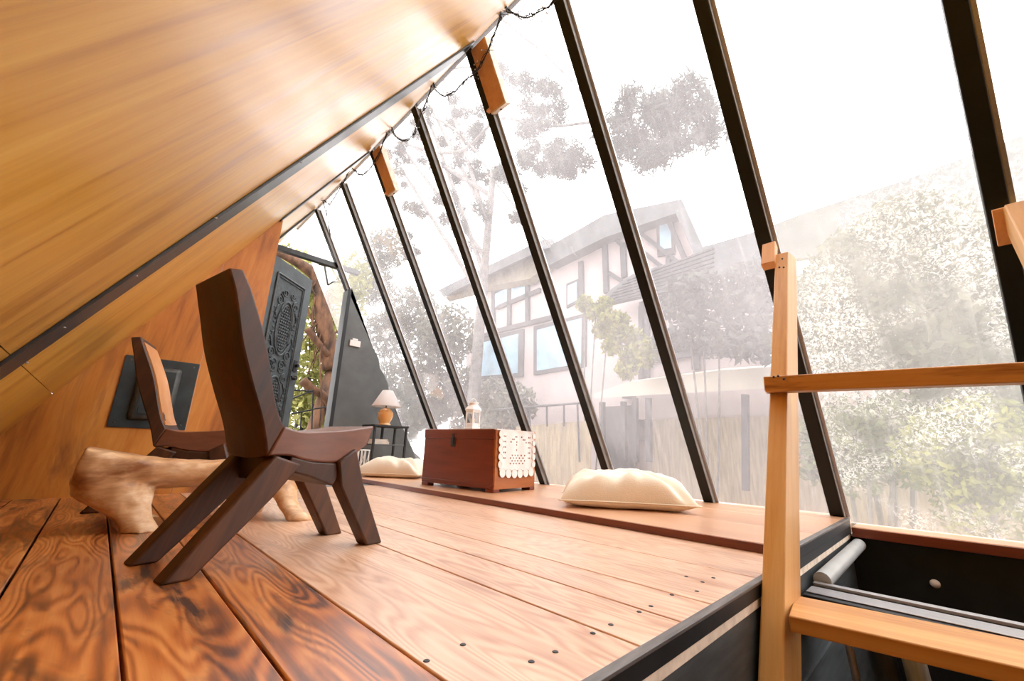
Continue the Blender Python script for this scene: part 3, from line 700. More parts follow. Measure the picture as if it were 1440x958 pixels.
# bracket feet
for x0,x1,y0,y1 in ((0,.07,0,.09),(LX-.07,LX,0,.09),(0,.07,LY-.09,LY),(LX-.07,LX,LY-.09,LY)): b.box(x0+.001,x1-.001,y0+.001,y1-.001,0,.0245)
body=obj('body',b,M['chest'],ch,local=True,bevel=.004)
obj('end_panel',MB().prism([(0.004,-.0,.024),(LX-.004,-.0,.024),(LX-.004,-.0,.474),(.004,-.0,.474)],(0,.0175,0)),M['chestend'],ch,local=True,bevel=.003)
obj('lid',MB().box(-.004,LX+.002,.018,LY+.004,.399,HZ),M['chest'],ch,local=True,bevel=.005)
obj('base_moulding',MB().box(-.006,-.0005,.0,LY,.046,.062),M['chest'],ch,local=True,bevel=.002)
lk=obj('lock_plate',MB().prism([(-.006,.455,.33),(-.006,.505,.33),(-.006,.512,.40),(-.006,.48,.42),(-.006,.448,.40)],(.0055,0,0)),M['iron'],ch,local=True,bevel=.002)
obj('hasp',MB().box(-.012,-.0065,.468,.492,.345,.44),M['iron'],lk,local=True,bevel=.002)
# lace: crochet strip lying on the lid and hanging over the near end, scalloped, pierced
def lace():
    t=MB(); r=.0035; w=.44; x0=.045
    th=.0028
    def pt(s,x):            # s = distance from the far end of the runner along its length
        Ltop=.80
        if s<Ltop: return V((x,LY-.04-s,HZ+.004)) 
        d=s-Ltop; return V((x,-.008-.004*math.sin(x*40),HZ+.002-d))
    def cell(s0,s1,a,b):
        nonlocal th
        p=[pt(s0,a),pt(s0,b),pt(s1,b),pt(s1,a)]
        nrm=(p[1]-p[0]).cross(p[3]-p[0]).normalized()*th
        t.hexa(p,[q+nrm for q in p])
    ns=38; nx=22; L=.80+.315
    cs=.315/15; 
    rows=[(k*.80/24,(k+1)*.80/24) for k in range(24)]
    th0=th
    th=.009
    for s0,s1 in rows: cell(s0,s1,x0-.042,x0+w-.0)
    th=th0
    cwid=w/nx
    for k in range(15):
        s0=.80+k*cs
        for j in range(nx):
            a=x0+j*cwid; u=(j+.5)/nx*2-1; hole=False
            if j in(2,3,nx-3,nx-4) and k%2==0 and 0<k<12: hole=True
            if 9<=k<=12 and 5<j<nx-6 and (j+k)%2==0: hole=True
            if 2<=k<=7 and j in (nx//2-1,) : hole = k%3!=0
            if k in(2,3,4) and abs(abs(j-nx/2)-(k-.5)*1.4)<.7: hole=True
            if hole:
                g=.36
                cell(s0,s0+cs*.22,a,a+cwid); cell(s0+cs*.78,s0+cs,a,a+cwid); cell(s0+cs*.22,s0+cs*.78,a,a+cwid*.16); cell(s0+cs*.22,s0+cs*.78,a+cwid*.84,a+cwid)
            else: cell(s0,s0+cs,a,a+cwid)
    # scallops: lobes along the bottom and down both sides
    def lobe(c,rx,rz):
        n=16; P_=[V((c.x+rx*math.cos(2*PI*q/n),c.y,c.z+rz*math.sin(2*PI*q/n))) for q in range(n)]
        t.prism(P_,(0,-th,0)); t.tube([p_+V((0,-th,0)) for p_ in P_]+[P_[0]+V((0,-th,0))],.0025,5,cap=False)
    zb=HZ+.002-.315
    for j in range(6):
        lobe(V((x0+w*(j+.5)/6,-.010,zb-.012-.012*math.sin((j+.5)/6*PI))),w/13,.034)
    for k in range(5):
        for xx in (x0+.004,x0+w-.004): lobe(V((xx,-.010,HZ-.035-k*.058)),.022,.024)
    return t
lc=empty('lace_runner',(cxh,cyh,.036),ph,label='white crochet lace runner with scalloped edge draped over the chest end',cat='lace runner')
obj('crochet',lace(),M['lace'],lc,local=True)
# lantern
def toW(x,y,z): 
    c,s=math.cos(ph),math.sin(ph); return V((cxh+x*c-y*s,cyh+x*s+y*c,.036+z))
q=toW(.20,.462,HZ+.0145)
ln=empty('lantern',q,math.radians(20),label='small white metal lantern with glass sides standing on top of the chest',cat='lantern')
def frus(m,r0,z0,r1,z1,n=6,th=.0): m.lathe([(0,z0),(r0,z0),(r1,z1),(0,z1)],(0,0,0),n,PI/6)
m=MB(); frus(m,.078,0,.078,.014); frus(m,.070,.014,.066,.026); obj('base',m,M['white'],ln,local=True,bevel=.002)
for k in range(6):
    a=k*PI/3+PI/6; obj('post',MB().tube([(.066*math.cos(a),.066*math.sin(a),.024),(.066*math.cos(a),.066*math.sin(a),.165)],.0075,6),M['white'],ln,local=True)
for k in range(6):
    a=k*PI/3+PI/6; b_=a+PI/3; A_=V((.064*math.cos(a),.064*math.sin(a),0)); B_=V((.064*math.cos(b_),.064*math.sin(b_),0))
    for z in (.035,.152): obj('rail',MB().bar(A_+V((0,0,z)),B_+V((0,0,z)),.006,.026),M['white'],ln,local=True)
gp=MB(); gp.lathe([(.058,.03),(.058,.16)],(0,0,0),6,PI/6); obj('glass_sides',gp,M['glassclear'],ln,local=True)
m=MB(); m.lathe([(.084,.163),(.084,.170),(.050,.205),(.046,.208),(.0,.208)],(0,0,0),6,PI/6); m.lathe([(0,.163),(.084,.163)],(0,0,0),6,PI/6); obj('roof',m,M['white'],ln,local=True,bevel=.002)
m=MB(); m.lathe([(.040,.208),(.040,.222),(.046,.226),(.046,.232),(.0,.236)],(0,0,0),16); obj('chimney',m,M['white'],ln,local=True,bevel=.001)
obj('handle_ring',MB().tube([(.045*math.cos(t*PI/12),0,.225+.045*math.sin(t*PI/12)) for t in range(13)],.0035,8),M['white'],ln,local=True)
obj('candle',MB().lathe([(0,.02),(.02,.02),(.02,.09),(0,.092)],(0,0,0),14),M['cream'],ln,local=True)

# ------------------------------------------------------------------ side table, lamp, books, rack
tx0,tx1,ty0,ty1,tz=2.265,2.70,4.60,4.90,.592
tb=empty('side_table',((tx0+tx1)/2,(ty0+ty1)/2,.036),label='black metal side table with open shelves under the cream lamp',cat='side table')
obj('table_top',MB().box(tx0-.01,tx1+.01,ty0-.01,ty1+.01,tz-.022,tz),M['iron'],tb,bevel=.003)
for x in (tx0+.012,tx1-.012):
    for y in (ty0+.012,ty1-.012): obj('leg',MB().box(x-.012,x+.012,y-.012,y+.012,.037,tz-.0225),M['iron'],tb,bevel=.002)
for z in (.372,.16): obj('shelf',MB().box(tx0+.025,tx1-.025,ty0+.004,ty1-.004,z-.014,z),M['slate'],tb,bevel=.002)
obj('divider',MB().box(2.50,2.525,ty1-.03,ty1-.006,.3725,tz-.0225),M['iron'],tb)
lm=empty('table_lamp',(2.455,4.74,tz),label='table lamp with white conical shade and cream ceramic base on the black side table',cat='lamp')
obj('base',MB().lathe([(0,0.001),(.072,.001),(.078,.010),(.066,.022),(.062,.032),(.080,.07),(.094,.115),(.092,.15),(.070,.185),(.045,.20),(.030,.212),(.0,.214)],(2.455,4.74,tz),36),M['ceramic'],lm,smooth=True)
obj('stem',MB().tube([(2.455,4.74,tz+.212),(2.455,4.74,tz+.40)],.008,10),M['iron'],lm)
sh=MB().lathe([(.175,.225),(.172,.235),(.064,.425),(.060,.425),(.168,.235),(.171,.225),(.175,.225)],(2.455,4.74,tz),40); obj('lamp_shade',sh,M['shade'],lm,smooth=True)
obj('shade_ring',MB().box(2.395,2.515,4.737,4.743,tz+.405,tz+.409),M['iron'],lm)
bc=[(.80,.79,.76),(.72,.72,.68),(.78,.70,.66)]
lab=['white hardback book lying at the bottom of the small pile in the side table','pale grey book lying in the middle of the small pile in the side table','thin cream book on top of the small pile in the side table']
zz=.3725
for i,(w_,hh) in enumerate(((.20,.022),(.185,.018),(.165,.014))):
    mt=plain('book_cover_%d'%i,bc[i],.5,var=.05); x0=2.295+.006*i; y0=4.64
    be=empty('book',(x0+w_/2,y0+.09,zz),label=lab[i],cat='book',group='books lying in the side table')
    obj('cover',MB().box(x0,x0+w_,y0,y0+.15,zz,zz+.003).box(x0,x0+w_,y0,y0+.15,zz+hh-.003,zz+hh).box(x0,x0+.004,y0,y0+.15,zz+.003,zz+hh-.003),mt,be)
    obj('pages',MB().box(x0+.005,x0+w_-.005,y0+.004,y0+.146,zz+.0031,zz+hh-.0031),M['paleedge'],be); zz+=hh+.0005
rk=MB(); 
for y in (4.55,4.66):
    for x in (2.09,2.13,2.17,2.21): rk.tube([(x,y,.040),(x,y,.30)],.005,6)
    rk.tube([(2.085,y,.30),(2.215,y,.30)],.006,6); rk.tube([(2.085,y,.045),(2.215,y,.045)],.006,6); rk.tube([(2.09,y,.08),(2.13,y,.26),(2.17,y,.08),(2.21,y,.26)],.005,6)
for x in (2.085,2.215):
    for z in (.045,.30): rk.tube([(x,4.55,z),(x,4.66,z)],.006,6)
tag(obj('wire_rack',rk,M['white']),'small white wire rack on the platform left of the black side table','rack')

# ------------------------------------------------------------------ outside: ground, neighbour house
gr=MB().box(3.9,60,-30,60,-1.75,-1.7).box(-30,3.9,5.9,60,-1.75,-1.7); obj('ground',gr,M['ground'],kind='structure')
gr2=MB().box(.2,3.6,YG+.06,YG+1.9,-.12,-.05); obj('porch_deck',gr2,M['tan'],kind='structure')

def poly(m,pts,vec): m.prism(pts,vec)
hs=empty('neighbour_house',(8.2,8,-1.7),label='half-timbered house with pale walls and grey roofs outside the sloping glass',cat='house')
m=MB()
poly(m,[(8.0, 10.481, 3.632), (8.0, 9.944, 4.621), (8.0, 9.376, 5.508), (8.0, 7.102, 5.435), (8.0, 5.1, 5.712), (8.0, 3.208, 5.584), (8.0, 2.862, 4.284), (8.0, 3.255, -0.376), (8.0, 5.13, -0.979), (8.0, 10.046, -0.846)],(.25,0,0))
poly(m,[(7.9, 4.626, 3.597), (7.9, 1.732, 3.524), (7.9, 1.938, 1.69), (7.9, 4.711, 1.582)],(.25,0,0))
poly(m,[(7.6, 4.206, 1.541), (7.6, -0.789, 1.455), (7.6, -0.684, 0.882), (7.6, 4.233, 1.017)],(.2,0,0))
obj('wall',m,M['plaster'],hs)
def tim(x,segs,w):
    m=MB()
    for a,b in segs: m.bar(a,b,w,.08,up=(1,0,0))
    return m
T1=[((7.96, 5.076, 5.627), (7.96, 5.065, 4.039)), ((7.96, 4.578, 5.156), (7.96, 4.577, 4.3)), ((7.96, 8.435, 5.233), (7.96, 8.401, 3.875)), ((7.96, 7.69, 5.114), (7.96, 7.652, 3.854)), ((7.96, 9.187, 5.394), (7.96, 9.086, 3.828)), ((7.96, 5.798, 5.089), (7.96, 5.789, 4.15)), ((7.96, 8.937, 4.551), (7.96, 7.186, 4.672)), ((7.96, 8.956, 3.804), (7.96, 6.79, 3.778)), ((7.96, 10.327, 3.719), (7.96, 8.891, 3.792))]
obj('timber',tim(0,T1,.13),M['timber'],hs)
T2=[((7.95, 4.929, 5.567), (7.95, 4.575, 5.095)), ((7.95, 4.964, 4.519), (7.95, 4.613, 4.183)), ((7.95, 4.175, 5.334), (7.95, 3.257, 4.202)), ((7.95, 3.495, 5.508), (7.95, 3.126, 4.161)), ((7.95, 4.064, 4.755), (7.95, 3.673, 4.284)), ((7.95, 3.5, 4.478), (7.95, 3.517, 4.235))]
obj('timber',tim(0,T2,.09),M['timber'],hs)
T3=[((7.85, 4.666, 2.353), (7.85, 1.825, 2.387)), ((7.85, 4.67, 2.243), (7.85, 1.836, 2.287)), ((7.85, 4.114, 3.464), (7.85, 4.268, 0.612)), ((7.85, 4.016, 3.441), (7.85, 4.175, 0.613)), ((7.85, 3.06, 2.349), (7.85, 3.08, 1.935)), ((7.85, 1.778, 3.589), (7.85, 1.922, 1.901)), ((7.85, 4.664, 1.558), (7.85, 1.771, 1.487)), ((7.85, 4.164, 3.475), (7.85, 3.519, 3.512))]
obj('timber',tim(0,T3,.14),M['timber'],hs)
# windows of the house
def hwin(x,quad,quadin,label=None):
    f=MB(); poly(f,quad,(-.05,0,0)); fo=obj('window',f,M['timber'],hs); g_=MB(); poly(g_,[(p[0]-.052,p[1],p[2]) for p in quadin],(-.01,0,0)); obj('pane',g_,M['bluewin'],fo)
hwin(8,[(8.0, 10.012, 3.722), (8.0, 7.795, 3.661), (8.0, 7.778, 2.296), (8.0, 9.901, 2.422)],[(8.0, 9.785, 3.545), (8.0, 7.989, 3.55), (8.0, 7.974, 2.416), (8.0, 9.7, 2.491)])
hwin(8,[(8.0, 7.413, 3.651), (8.0, 5.654, 3.66), (8.0, 5.7, 2.326), (8.0, 7.381, 2.294)],[(8.0, 7.279, 3.523), (8.0, 5.784, 3.558), (8.0, 5.823, 2.411), (8.0, 7.256, 2.396)])
hwin(8,[(8.0, 9.146, 5.107), (8.0, 8.472, 5.14), (8.0, 8.445, 4.561), (8.0, 9.11, 4.531)],[(8.0, 9.076, 5.041), (8.0, 8.532, 5.086), (8.0, 8.509, 4.622), (8.0, 9.048, 4.587)])
hwin(8,[(8.0, 8.411, 5.146), (8.0, 7.729, 5.138), (8.0, 7.713, 4.605), (8.0, 8.384, 4.569)],[(8.0, 8.346, 5.083), (8.0, 7.784, 5.087), (8.0, 7.771, 4.663), (8.0, 8.326, 4.623)])
hwin(8,[(8.0, 3.719, 5.518), (8.0, 3.33, 5.426), (8.0, 3.366, 4.486), (8.0, 3.747, 4.545)],[(8.0, 3.644, 5.38), (8.0, 3.401, 5.333), (8.0, 3.418, 4.637), (8.0, 3.671, 4.691)])
hwin(8,[(8.0, 6.27, 4.602), (8.0, 5.879, 4.632), (8.0, 5.887, 4.014), (8.0, 6.272, 3.931)],[(8.0, 6.223, 4.529), (8.0, 5.924, 4.566), (8.0, 5.93, 4.063), (8.0, 6.226, 3.998)])
m=MB(); 
poly(m,[(7.3, 11.265, 5.55), (7.3, 10.344, 5.605), (7.3, 6.616, 5.73), (7.3, 6.487, 5.437), (7.3, 10.12, 5.297), (7.3, 10.93, 5.208)],(.5,0,.25))
poly(m,[(7.6, 6.754, 5.645), (7.6, 4.832, 5.877), (7.6, 2.992, 5.464), (7.6, 2.644, 4.183), (7.6, 2.836, 4.158), (7.6, 3.132, 5.193), (7.6, 4.85, 5.278), (7.6, 6.62, 5.1)],(.5,0,.05))
poly(m,[(7.2, 4.473, 3.741), (7.2, 3.958, 3.935), (7.2, 3.252, 3.936), (7.2, 2.78, 3.945), (7.2, 2.499, 4.051), (7.2, 1.67, 4.035), (7.2, 0.969, 4.089), (7.2, -0.182, 4.108), (7.2, -1.261, 4.199), (7.2, -1.034, 2.958), (7.2, 1.34, 3.405), (7.2, 2.381, 3.427), (7.2, 3.067, 3.367), (7.2, 4.096, 3.422), (7.2, 4.917, 3.441)],(.25,0,.04))
roofo=obj('roof',m,M['roof'],hs)
m=MB()
for k in range(7):
    t=k/7
    A_=V([(7.18, 4.773, 3.467)][0]).lerp(V([(7.18, 3.948, 3.893)][0]),t); B_=V([(7.18, 2.372, 3.445)][0]).lerp(V([(7.18, 2.318, 4.036)][0]),t)
    m.bar(A_,B_,.03,.03,up=(1,0,0))
obj('tile_course',m,M['timber'],roofo)
m=MB(); poly(m,[(7.7, 11.438, 5.424), (7.7, 9.358, 5.263), (7.7, 7.357, 4.978), (7.7, 6.708, 5.204), (7.7, 6.842, 5.672), (7.7, 8.722, 5.699), (7.7, 10.881, 5.622)],(.2,0,-.1)); obj('soffit',m,M['soffit'],hs)
m=MB(); poly(m,[(6.9, 4.754, 1.486), (6.9, 4.029, 1.65), (6.9, 2.361, 1.693), (6.9, 1.476, 1.656), (6.9, -0.744, 1.505), (6.9, -0.701, 1.271), (6.9, 1.512, 1.347), (6.9, 2.501, 1.36), (6.9, 4.756, 1.401)],(.4,0,.1)); obj('canopy',m,M['palecanopy'],hs)
for a,b in [((7.0, 4.625, 1.319), (7.0, 4.642, 0.181)), ((7.0, 3.908, 1.358), (7.0, 3.951, 0.21)), ((7.0, 3.638, 1.34), (7.0, 3.689, 0.221)), ((7.0, 4.149, 1.306), (7.0, 4.182, 0.2)), ((7.0, 2.036, 1.293), (7.0, 2.173, -0.119))]: obj('canopy_post',MB().bar(a,b,.09,.09,up=(1,0,0)),M['timber'],hs)
obj('low_wall',MB().prism([(7.5, 3.878, 1.0), (7.5, -0.697, 0.995), (7.5, -0.436, -0.429), (7.5, 3.975, -0.665)],(.2,0,0)),M['tan'],hs)
obj('door_opening',MB().prism([(7.7, 5.036, 1.32), (7.7, 4.306, 1.313), (7.7, 4.368, 0.059), (7.7, 5.078, -0.05)],(.1,0,0)),M['timber'],hs)
# bamboo fence and garden deck
fe=empty('bamboo_fence',[(5.85, 4.722, 0.174)][0],label='tan bamboo fence with thin rail outside, behind the wooden chest',cat='fence')
m=MB(); A_,B_=[V(q) for q in [(5.85, 5.83, 0.799), (5.85, 4.141, 0.867)]]; n=60
for k in range(n):
    p=A_.lerp(B_,k/(n-1)); m.tube([(p.x,p.y,p.z),(p.x,p.y,-1.7)],.03,6)
obj('bamboo_cane',m,M['tan'],fe,kind='stuff')
obj('rail',MB().tube([(5.75, 6.542, 1.14), (5.75, 5.513, 1.15), (5.75, 4.255, 1.162)],.02,8),M['iron'],fe)
for a,b in [((5.75, 5.42, 1.145), (5.75, 5.41, 0.787)), ((5.75, 4.991, 1.15), (5.75, 4.986, 0.78)), ((5.75, 4.594, 1.155), (5.75, 4.594, 0.774)), ((5.75, 4.3, 1.152), (5.75, 4.267, 0.193))]: obj('post',MB().tube([a,b],.018 if a[0]<9 else .02,8),M['iron'],fe)
dk=MB(); P0,P1=V([(5.6, 4.827, -0.292)][0]),V([(5.6, 3.685, 0.322)][0])
z_=.02
for k in range(9):
    dk.box(5.0+.16*k,5.0+.16*k+.145,3.3,6.2,-.30,-.26)
tag(obj('garden_deck',dk,M['palecanopy']),'pale slatted wooden deck outside, low behind the pillow','deck')

# ------------------------------------------------------------------ trees and bushes
def leaves(m,c,rad,n,size,rn,sc=(1,1,1),shell=.0,thin=1.0):
    c=V(c)
    for _ in range(n):
        while True:
            p=V((rn.uniform(-1,1),rn.uniform(-1,1),rn.uniform(-1,1)))
            if shell<p.length<1: break
        p=c+V((p.x*rad*sc[0],p.y*rad*sc[1],p.z*rad*sc[2]))
        a=V((rn.gauss(0,1),rn.gauss(0,1),rn.gauss(0,1))).normalized(); b=a.cross(V((rn.gauss(0,1),rn.gauss(0,1),rn.gauss(0,1)))).normalized()
        s=size*rn.uniform(.6,1.4); m.v+=[tuple(p-a*s),tuple(p-b*s*.45*thin),tuple(p+a*s),tuple(p+b*s*.45*thin)]; k=len(m.v); m.f.append((k-4,k-3,k-2,k-1)); m.a.append(0)
def quickmesh(name,m,mat,parent=None,**k):
    me=bpy.data.meshes.new(name); me.from_pydata(m.v,[],m.f); me.materials.append(mat); o=bpy.data.objects.new(name,me); C.objects.link(o)
    if parent:
        o.parent=parent; o.matrix_parent_inverse=Matrix.Translation(parent.location).inverted()
    return tag(o,**k)
def branch(m,pts,r0,r1,rn,twigs=6,tl=.35,depth=1):
    p=smooth_path(pts,5); m.tube(p,r0,7,r2=r1)
    for _ in range(twigs):
        i=rn.randrange(1,len(p)-1); d=(p[min(i+1,len(p)-1)]-p[i-1]).normalized(); q=p[i]
        w=(d+V((rn.uniform(-1,1),rn.uniform(-1,1),rn.uniform(-1,.6)))*.9).normalized()
        L=tl*rn.uniform(.5,1.3); e1=q+w*L*.5+V((rn.uniform(-.06,.06),rn.uniform(-.06,.06),rn.uniform(-.06,.06))); e2=q+w*L+V((0,0,-.08*L))
        m.tube([q,e1,e2],max(.005,r1*.9),5,r2=.004)
        if depth: branch(m,[q,e1,e2],max(.005,r1*.7),.003,rn,3,tl*.5,0)
rn=random.Random(11)
# tall pine whose limbs reach across the upper panes
pt=empty('pine_tree',(5.6,7.2,-1.7),label='tall grey-looking pine with bare limbs and needle clumps over the glass roof',cat='tree')
bm_=MB()
bm_.tube([(5.6,7.2,-1.7),(5.65,7.0,1.5),(5.5,6.7,4.2),(5.3,6.3,6.6)],.17,12,r2=.07)
L1=[(5.3, 11.432, 10.408), (5.3, 7.936, 8.004), (5.3, 6.24, 7.99), (5.3, 4.853, 6.913), (5.3, 3.614, 6.228), (5.3, 3.029, 5.958), (5.3, 2.275, 5.669), (5.3, 1.711, 5.16)]
L2=[(5.3, 10.352, 12.027), (5.3, 7.05, 11.794), (5.3, 5.351, 9.696), (5.3, 4.101, 7.607), (5.3, 3.311, 6.141), (5.3, 2.598, 5.329)]
L3=[(5.3, 9.681, 10.431), (5.3, 7.667, 8.41), (5.3, 6.129, 6.132), (5.3, 5.2, 4.85), (5.3, 4.534, 4.057)]
L4=[(5.3, 9.069, 11.63), (5.3, 7.235, 10.332), (5.3, 5.783, 8.667), (5.3, 4.466, 6.808), (5.3, 3.627, 5.573)]
L5=[(5.3, 11.239, 9.45), (5.3, 9.627, 7.603), (5.3, 7.723, 6.085), (5.3, 7.045, 4.951), (5.3, 6.261, 4.501)]
L6=[(5.3, 12.768, 11.828), (5.3, 9.821, 11.354), (5.3, 7.656, 11.554), (5.3, 6.497, 12.291)]
for L_,r in ((L1,.05),(L2,.04),(L3,.035),(L4,.03),(L5,.03),(L6,.045)): branch(bm_,L_,r,.008,rn,9,.5)
# join limbs to the trunk
for L_,j in ((L1,(5.45,6.65,4.6)),(L2,(5.4,6.5,5.4)),(L3,(5.45,6.7,4.3)),(L4,(5.4,6.5,5.2)),(L5,(5.5,6.8,3.7)),(L6,(5.35,6.4,6.0))): bm_.tube([j,L_[0]],.06,8,r2=.04)
quickmesh('trunk',bm_,M['greybark'],pt)
nm=MB()
cl_=[(5.3, 2.576, 5.732), (5.3, 2.292, 5.409), (5.3, 2.055, 5.52), (5.3, 2.902, 5.729), (5.3, 2.487, 5.128), (5.3, 2.166, 4.748), (5.3, 1.823, 5.045), (5.3, 2.793, 5.239), (5.3, 4.849, 6.697), (5.3, 4.371, 5.992), (5.3, 4.643, 5.813), (5.3, 4.11, 5.687), (5.3, 5.145, 6.429), (5.3, 3.867, 5.325), (5.3, 4.564, 7.225), (5.3, 4.873, 7.997), (5.3, 5.295, 7.915), (5.3, 6.317, 9.278), (5.3, 7.976, 8.368), (5.3, 7.263, 7.307), (5.3, 8.565, 7.778), (5.3, 6.413, 6.752), (5.3, 7.77, 6.516), (5.3, 9.108, 6.674), (5.3, 9.128, 9.298), (5.3, 10.33, 9.356), (5.3, 11.116, 8.84), (5.3, 10.767, 10.576), (5.3, 7.061, 8.259), (5.3, 6.084, 5.388), (5.3, 5.445, 5.972), (5.3, 7.767, 9.402), (5.3, 8.839, 9.874), (5.3, 12.177, 10.398), (5.3, 9.306, 5.648), (5.3, 7.653, 5.459)]
def needles(m,c,rad,n,rn):
    c=V(c)
    for _ in range(n):
        d=V((rn.gauss(0,1),rn.gauss(0,1),rn.gauss(0,1))).normalized(); o=c+V((rn.uniform(-1,1),rn.uniform(-1,1),rn.uniform(-.7,.7)))*rad*.6; L=rad*rn.uniform(.35,.7); s=V((rn.gauss(0,1),rn.gauss(0,1),rn.gauss(0,1))).cross(d).normalized()*.017
        m.v+=[tuple(o-s),tuple(o+s),tuple(o+d*L)]; k=len(m.v); m.f.append((k-3,k-2,k-1)); m.a.append(0)
for i,c in enumerate(cl_):
    sz=.42 if i<8 else .34
    for _ in range(4): needles(nm,V(c)+V((rn.uniform(-.5,.5),rn.uniform(-.3,.3),rn.uniform(-.2,.2))),sz*rn.uniform(.5,.9),230,rn)
quickmesh('needles',nm,M['needle'],pt,kind='stuff')
def bush(name,cs,rad,n,size,mat,label,cat='bush',group=None,sc=(1,1,1),trunk=None,gz=-1.7):
    c0=V(cs[0]); e=empty(name,(c0.x,c0.y,gz),label=label,cat=cat,group=group)
    m=MB(); 
    for c in cs: leaves(m,c,rad,n,size,rn,sc,.25)
    quickmesh('foliage',m,M[mat],e,kind='stuff')
    b=MB()
    for c in cs[:3]: b.tube(smooth_path([(c0.x,c0.y,gz),((c0.x+c[0])/2+rn.uniform(-.2,.2),(c0.y+c[1])/2,(gz+c[2])/2),c],4),trunk or .035,6,r2=.012)
    quickmesh('stem',b,M['greybark'],e)
    return e
bush('garden_tree',[(6.0, 12.027, 3.834), (6.0, 10.585, 4.243), (6.0, 9.239, 2.738), (6.0, 11.002, 2.124), (6.0, 13.561, 5.984), (6.0, 9.411, 1.603), (6.0, 8.651, 3.229), (6.0, 13.045, 7.221)],0.82,1150,.09,'leafgrey','pale washed-out tree outside, left of the house and above the lamp','tree')
bush('hedge',[(6.45, 8.764, 1.61), (6.45, 7.357, 1.52), (6.45, 6.513, 1.308), (6.45, 8.103, 0.87), (6.45, 10.055, 1.293), (6.45, 11.14, 0.918), (6.45, 7.068, 0.854), (6.45, 8.498, 1.96)],.5,850,.07,'leafgrey','pale green hedge outside behind the white lantern')
bush('climbing_shrub',[(6.35, 4.552, 3.186), (6.35, 4.29, 2.951), (6.35, 4.011, 2.777), (6.35, 3.774, 2.674), (6.35, 4.172, 2.573), (6.35, 3.842, 2.444), (6.35, 3.56, 2.367), (6.35, 3.968, 2.251), (6.35, 3.405, 2.187), (6.35, 3.631, 2.017), (6.35, 3.34, 1.915), (6.35, 3.698, 1.772), (6.35, 4.095, 3.05), (6.35, 3.214, 2.082)],.19,230,.055,'leaf','yellow-green shrub on the wall corner of the house outside',trunk=.02)
bush('flowering_shrub',[(6.3, 2.554, 2.982), (6.3, 2.292, 2.996), (6.3, 2.039, 2.843), (6.3, 1.732, 2.907), (6.3, 1.495, 2.917), (6.3, 1.339, 2.709), (6.3, 2.427, 2.706), (6.3, 2.168, 2.563), (6.3, 1.863, 2.571), (6.3, 1.58, 2.557), (6.3, 1.374, 2.401), (6.3, 2.72, 2.654), (6.3, 2.348, 2.337), (6.3, 2.046, 2.221), (6.3, 1.709, 2.209), (6.3, 1.493, 2.115), (6.3, 2.636, 2.217), (6.3, 2.221, 1.976), (6.3, 1.836, 1.883), (6.3, 1.57, 1.821), (6.3, 2.875, 2.139)],.27,150,.075,'needle','grey-green shrub outside against the house, left of the ladder top',sc=(1.2,1,.8),trunk=.02)
bush('garden_tree',[(5.9, 0.596, 2.199), (5.9, 0.24, 2.453), (5.9, -0.019, 1.887), (5.9, -0.343, 2.276), (5.9, 0.786, 1.797), (5.9, 0.291, 1.709), (5.9, -0.099, 1.414), (5.9, -0.498, 1.781), (5.9, -0.078, 2.608), (5.9, -0.445, 1.229)],.60,900,.075,'leafpale','pale olive tree outside behind the mottled pane right of the ladder top','tree')
bush('leafy_shrub',[(4.9, -0.008, 0.538), (4.9, -0.22, 0.648), (4.9, -0.041, 0.267), (4.9, -0.236, 0.331), (4.9, -0.344, 0.541), (4.9, -0.109, 0.014), (4.9, -0.357, 0.238), (4.9, 0.092, 0.424)],.27,520,.034,'leaf','yellow-green leafy shrub outside low behind the pane below the upper rung')
bush('leafy_shrub',[(5.6, 0.758, 0.705), (5.6, 0.547, 0.559), (5.6, 0.311, 0.698), (5.6, 0.691, 0.345), (5.6, 0.251, 0.429), (5.6, 0.921, 0.408)],.34,420,.05,'leafgreen','dull green shrub outside low behind the pane, just right of the ladder stile')
# beyond the open door
bush('porch_tree',[(2.116, 7.6, 3.12), (2.663, 7.6, 2.862), (2.371, 7.6, 2.243), (2.234, 7.6, 1.575), (2.658, 7.6, 1.13), (1.758, 7.6, 3.141), (2.716, 7.6, 3.455), (2.477, 7.6, 0.746), (2.961, 7.6, 1.688), (2.913, 7.6, 0.652)],.60,900,.06,'leafbright','bright yellow-green tree seen through the open door','tree')
tk=MB(); tp_=[(1.379, 6.9, 3.273), (1.761, 6.9, 3.189), (2.079, 6.9, 3.018), (2.213, 6.9, 2.576), (2.347, 6.9, 2.137), (2.549, 6.9, 1.544)]; tk.tube(smooth_path(tp_,5),lambda t:.06+.10*t,12)
for k in range(16):
    a=V(tp_[2]).lerp(V(tp_[4]),k/16); tk.tube(smooth_path([a+V((rn.uniform(-.25,.25),rn.uniform(-.1,.1),.1)),a+V((rn.uniform(-.25,.25),rn.uniform(-.1,.1),-.35)),a+V((rn.uniform(-.2,.2),0,-.8))],4),.018,5,r2=.006)
tk.tube(smooth_path([(2.023, 6.8, 2.117), (2.192, 6.8, 1.941), (2.411, 6.8, 1.747)],4),.06,10,r2=.05); tk.tube(smooth_path([(2.075, 6.8, 1.291), (2.252, 6.8, 1.169), (2.465, 6.8, 1.058), (2.647, 6.8, 0.736)],4),.07,10,r2=.06)
tk.tube(smooth_path([(2.299, 6.7, 1.947), (2.246, 6.7, 1.703), (2.365, 6.7, 1.041), (2.396, 6.7, 0.607)],4),.012,6)
tk.tube([[(2.549, 6.9, 1.544)][0],(2.0,6.9,-1.7)],.10,10)
tag(obj('tree_trunk',tk,M['bark'],smooth=True),'brown rough tree trunk with hanging roots seen through the open door','tree')
ra=empty('porch_railing',[(2.13, 6.2, 0.584)][0],label='thin black metal railing outside the open door',cat='railing')
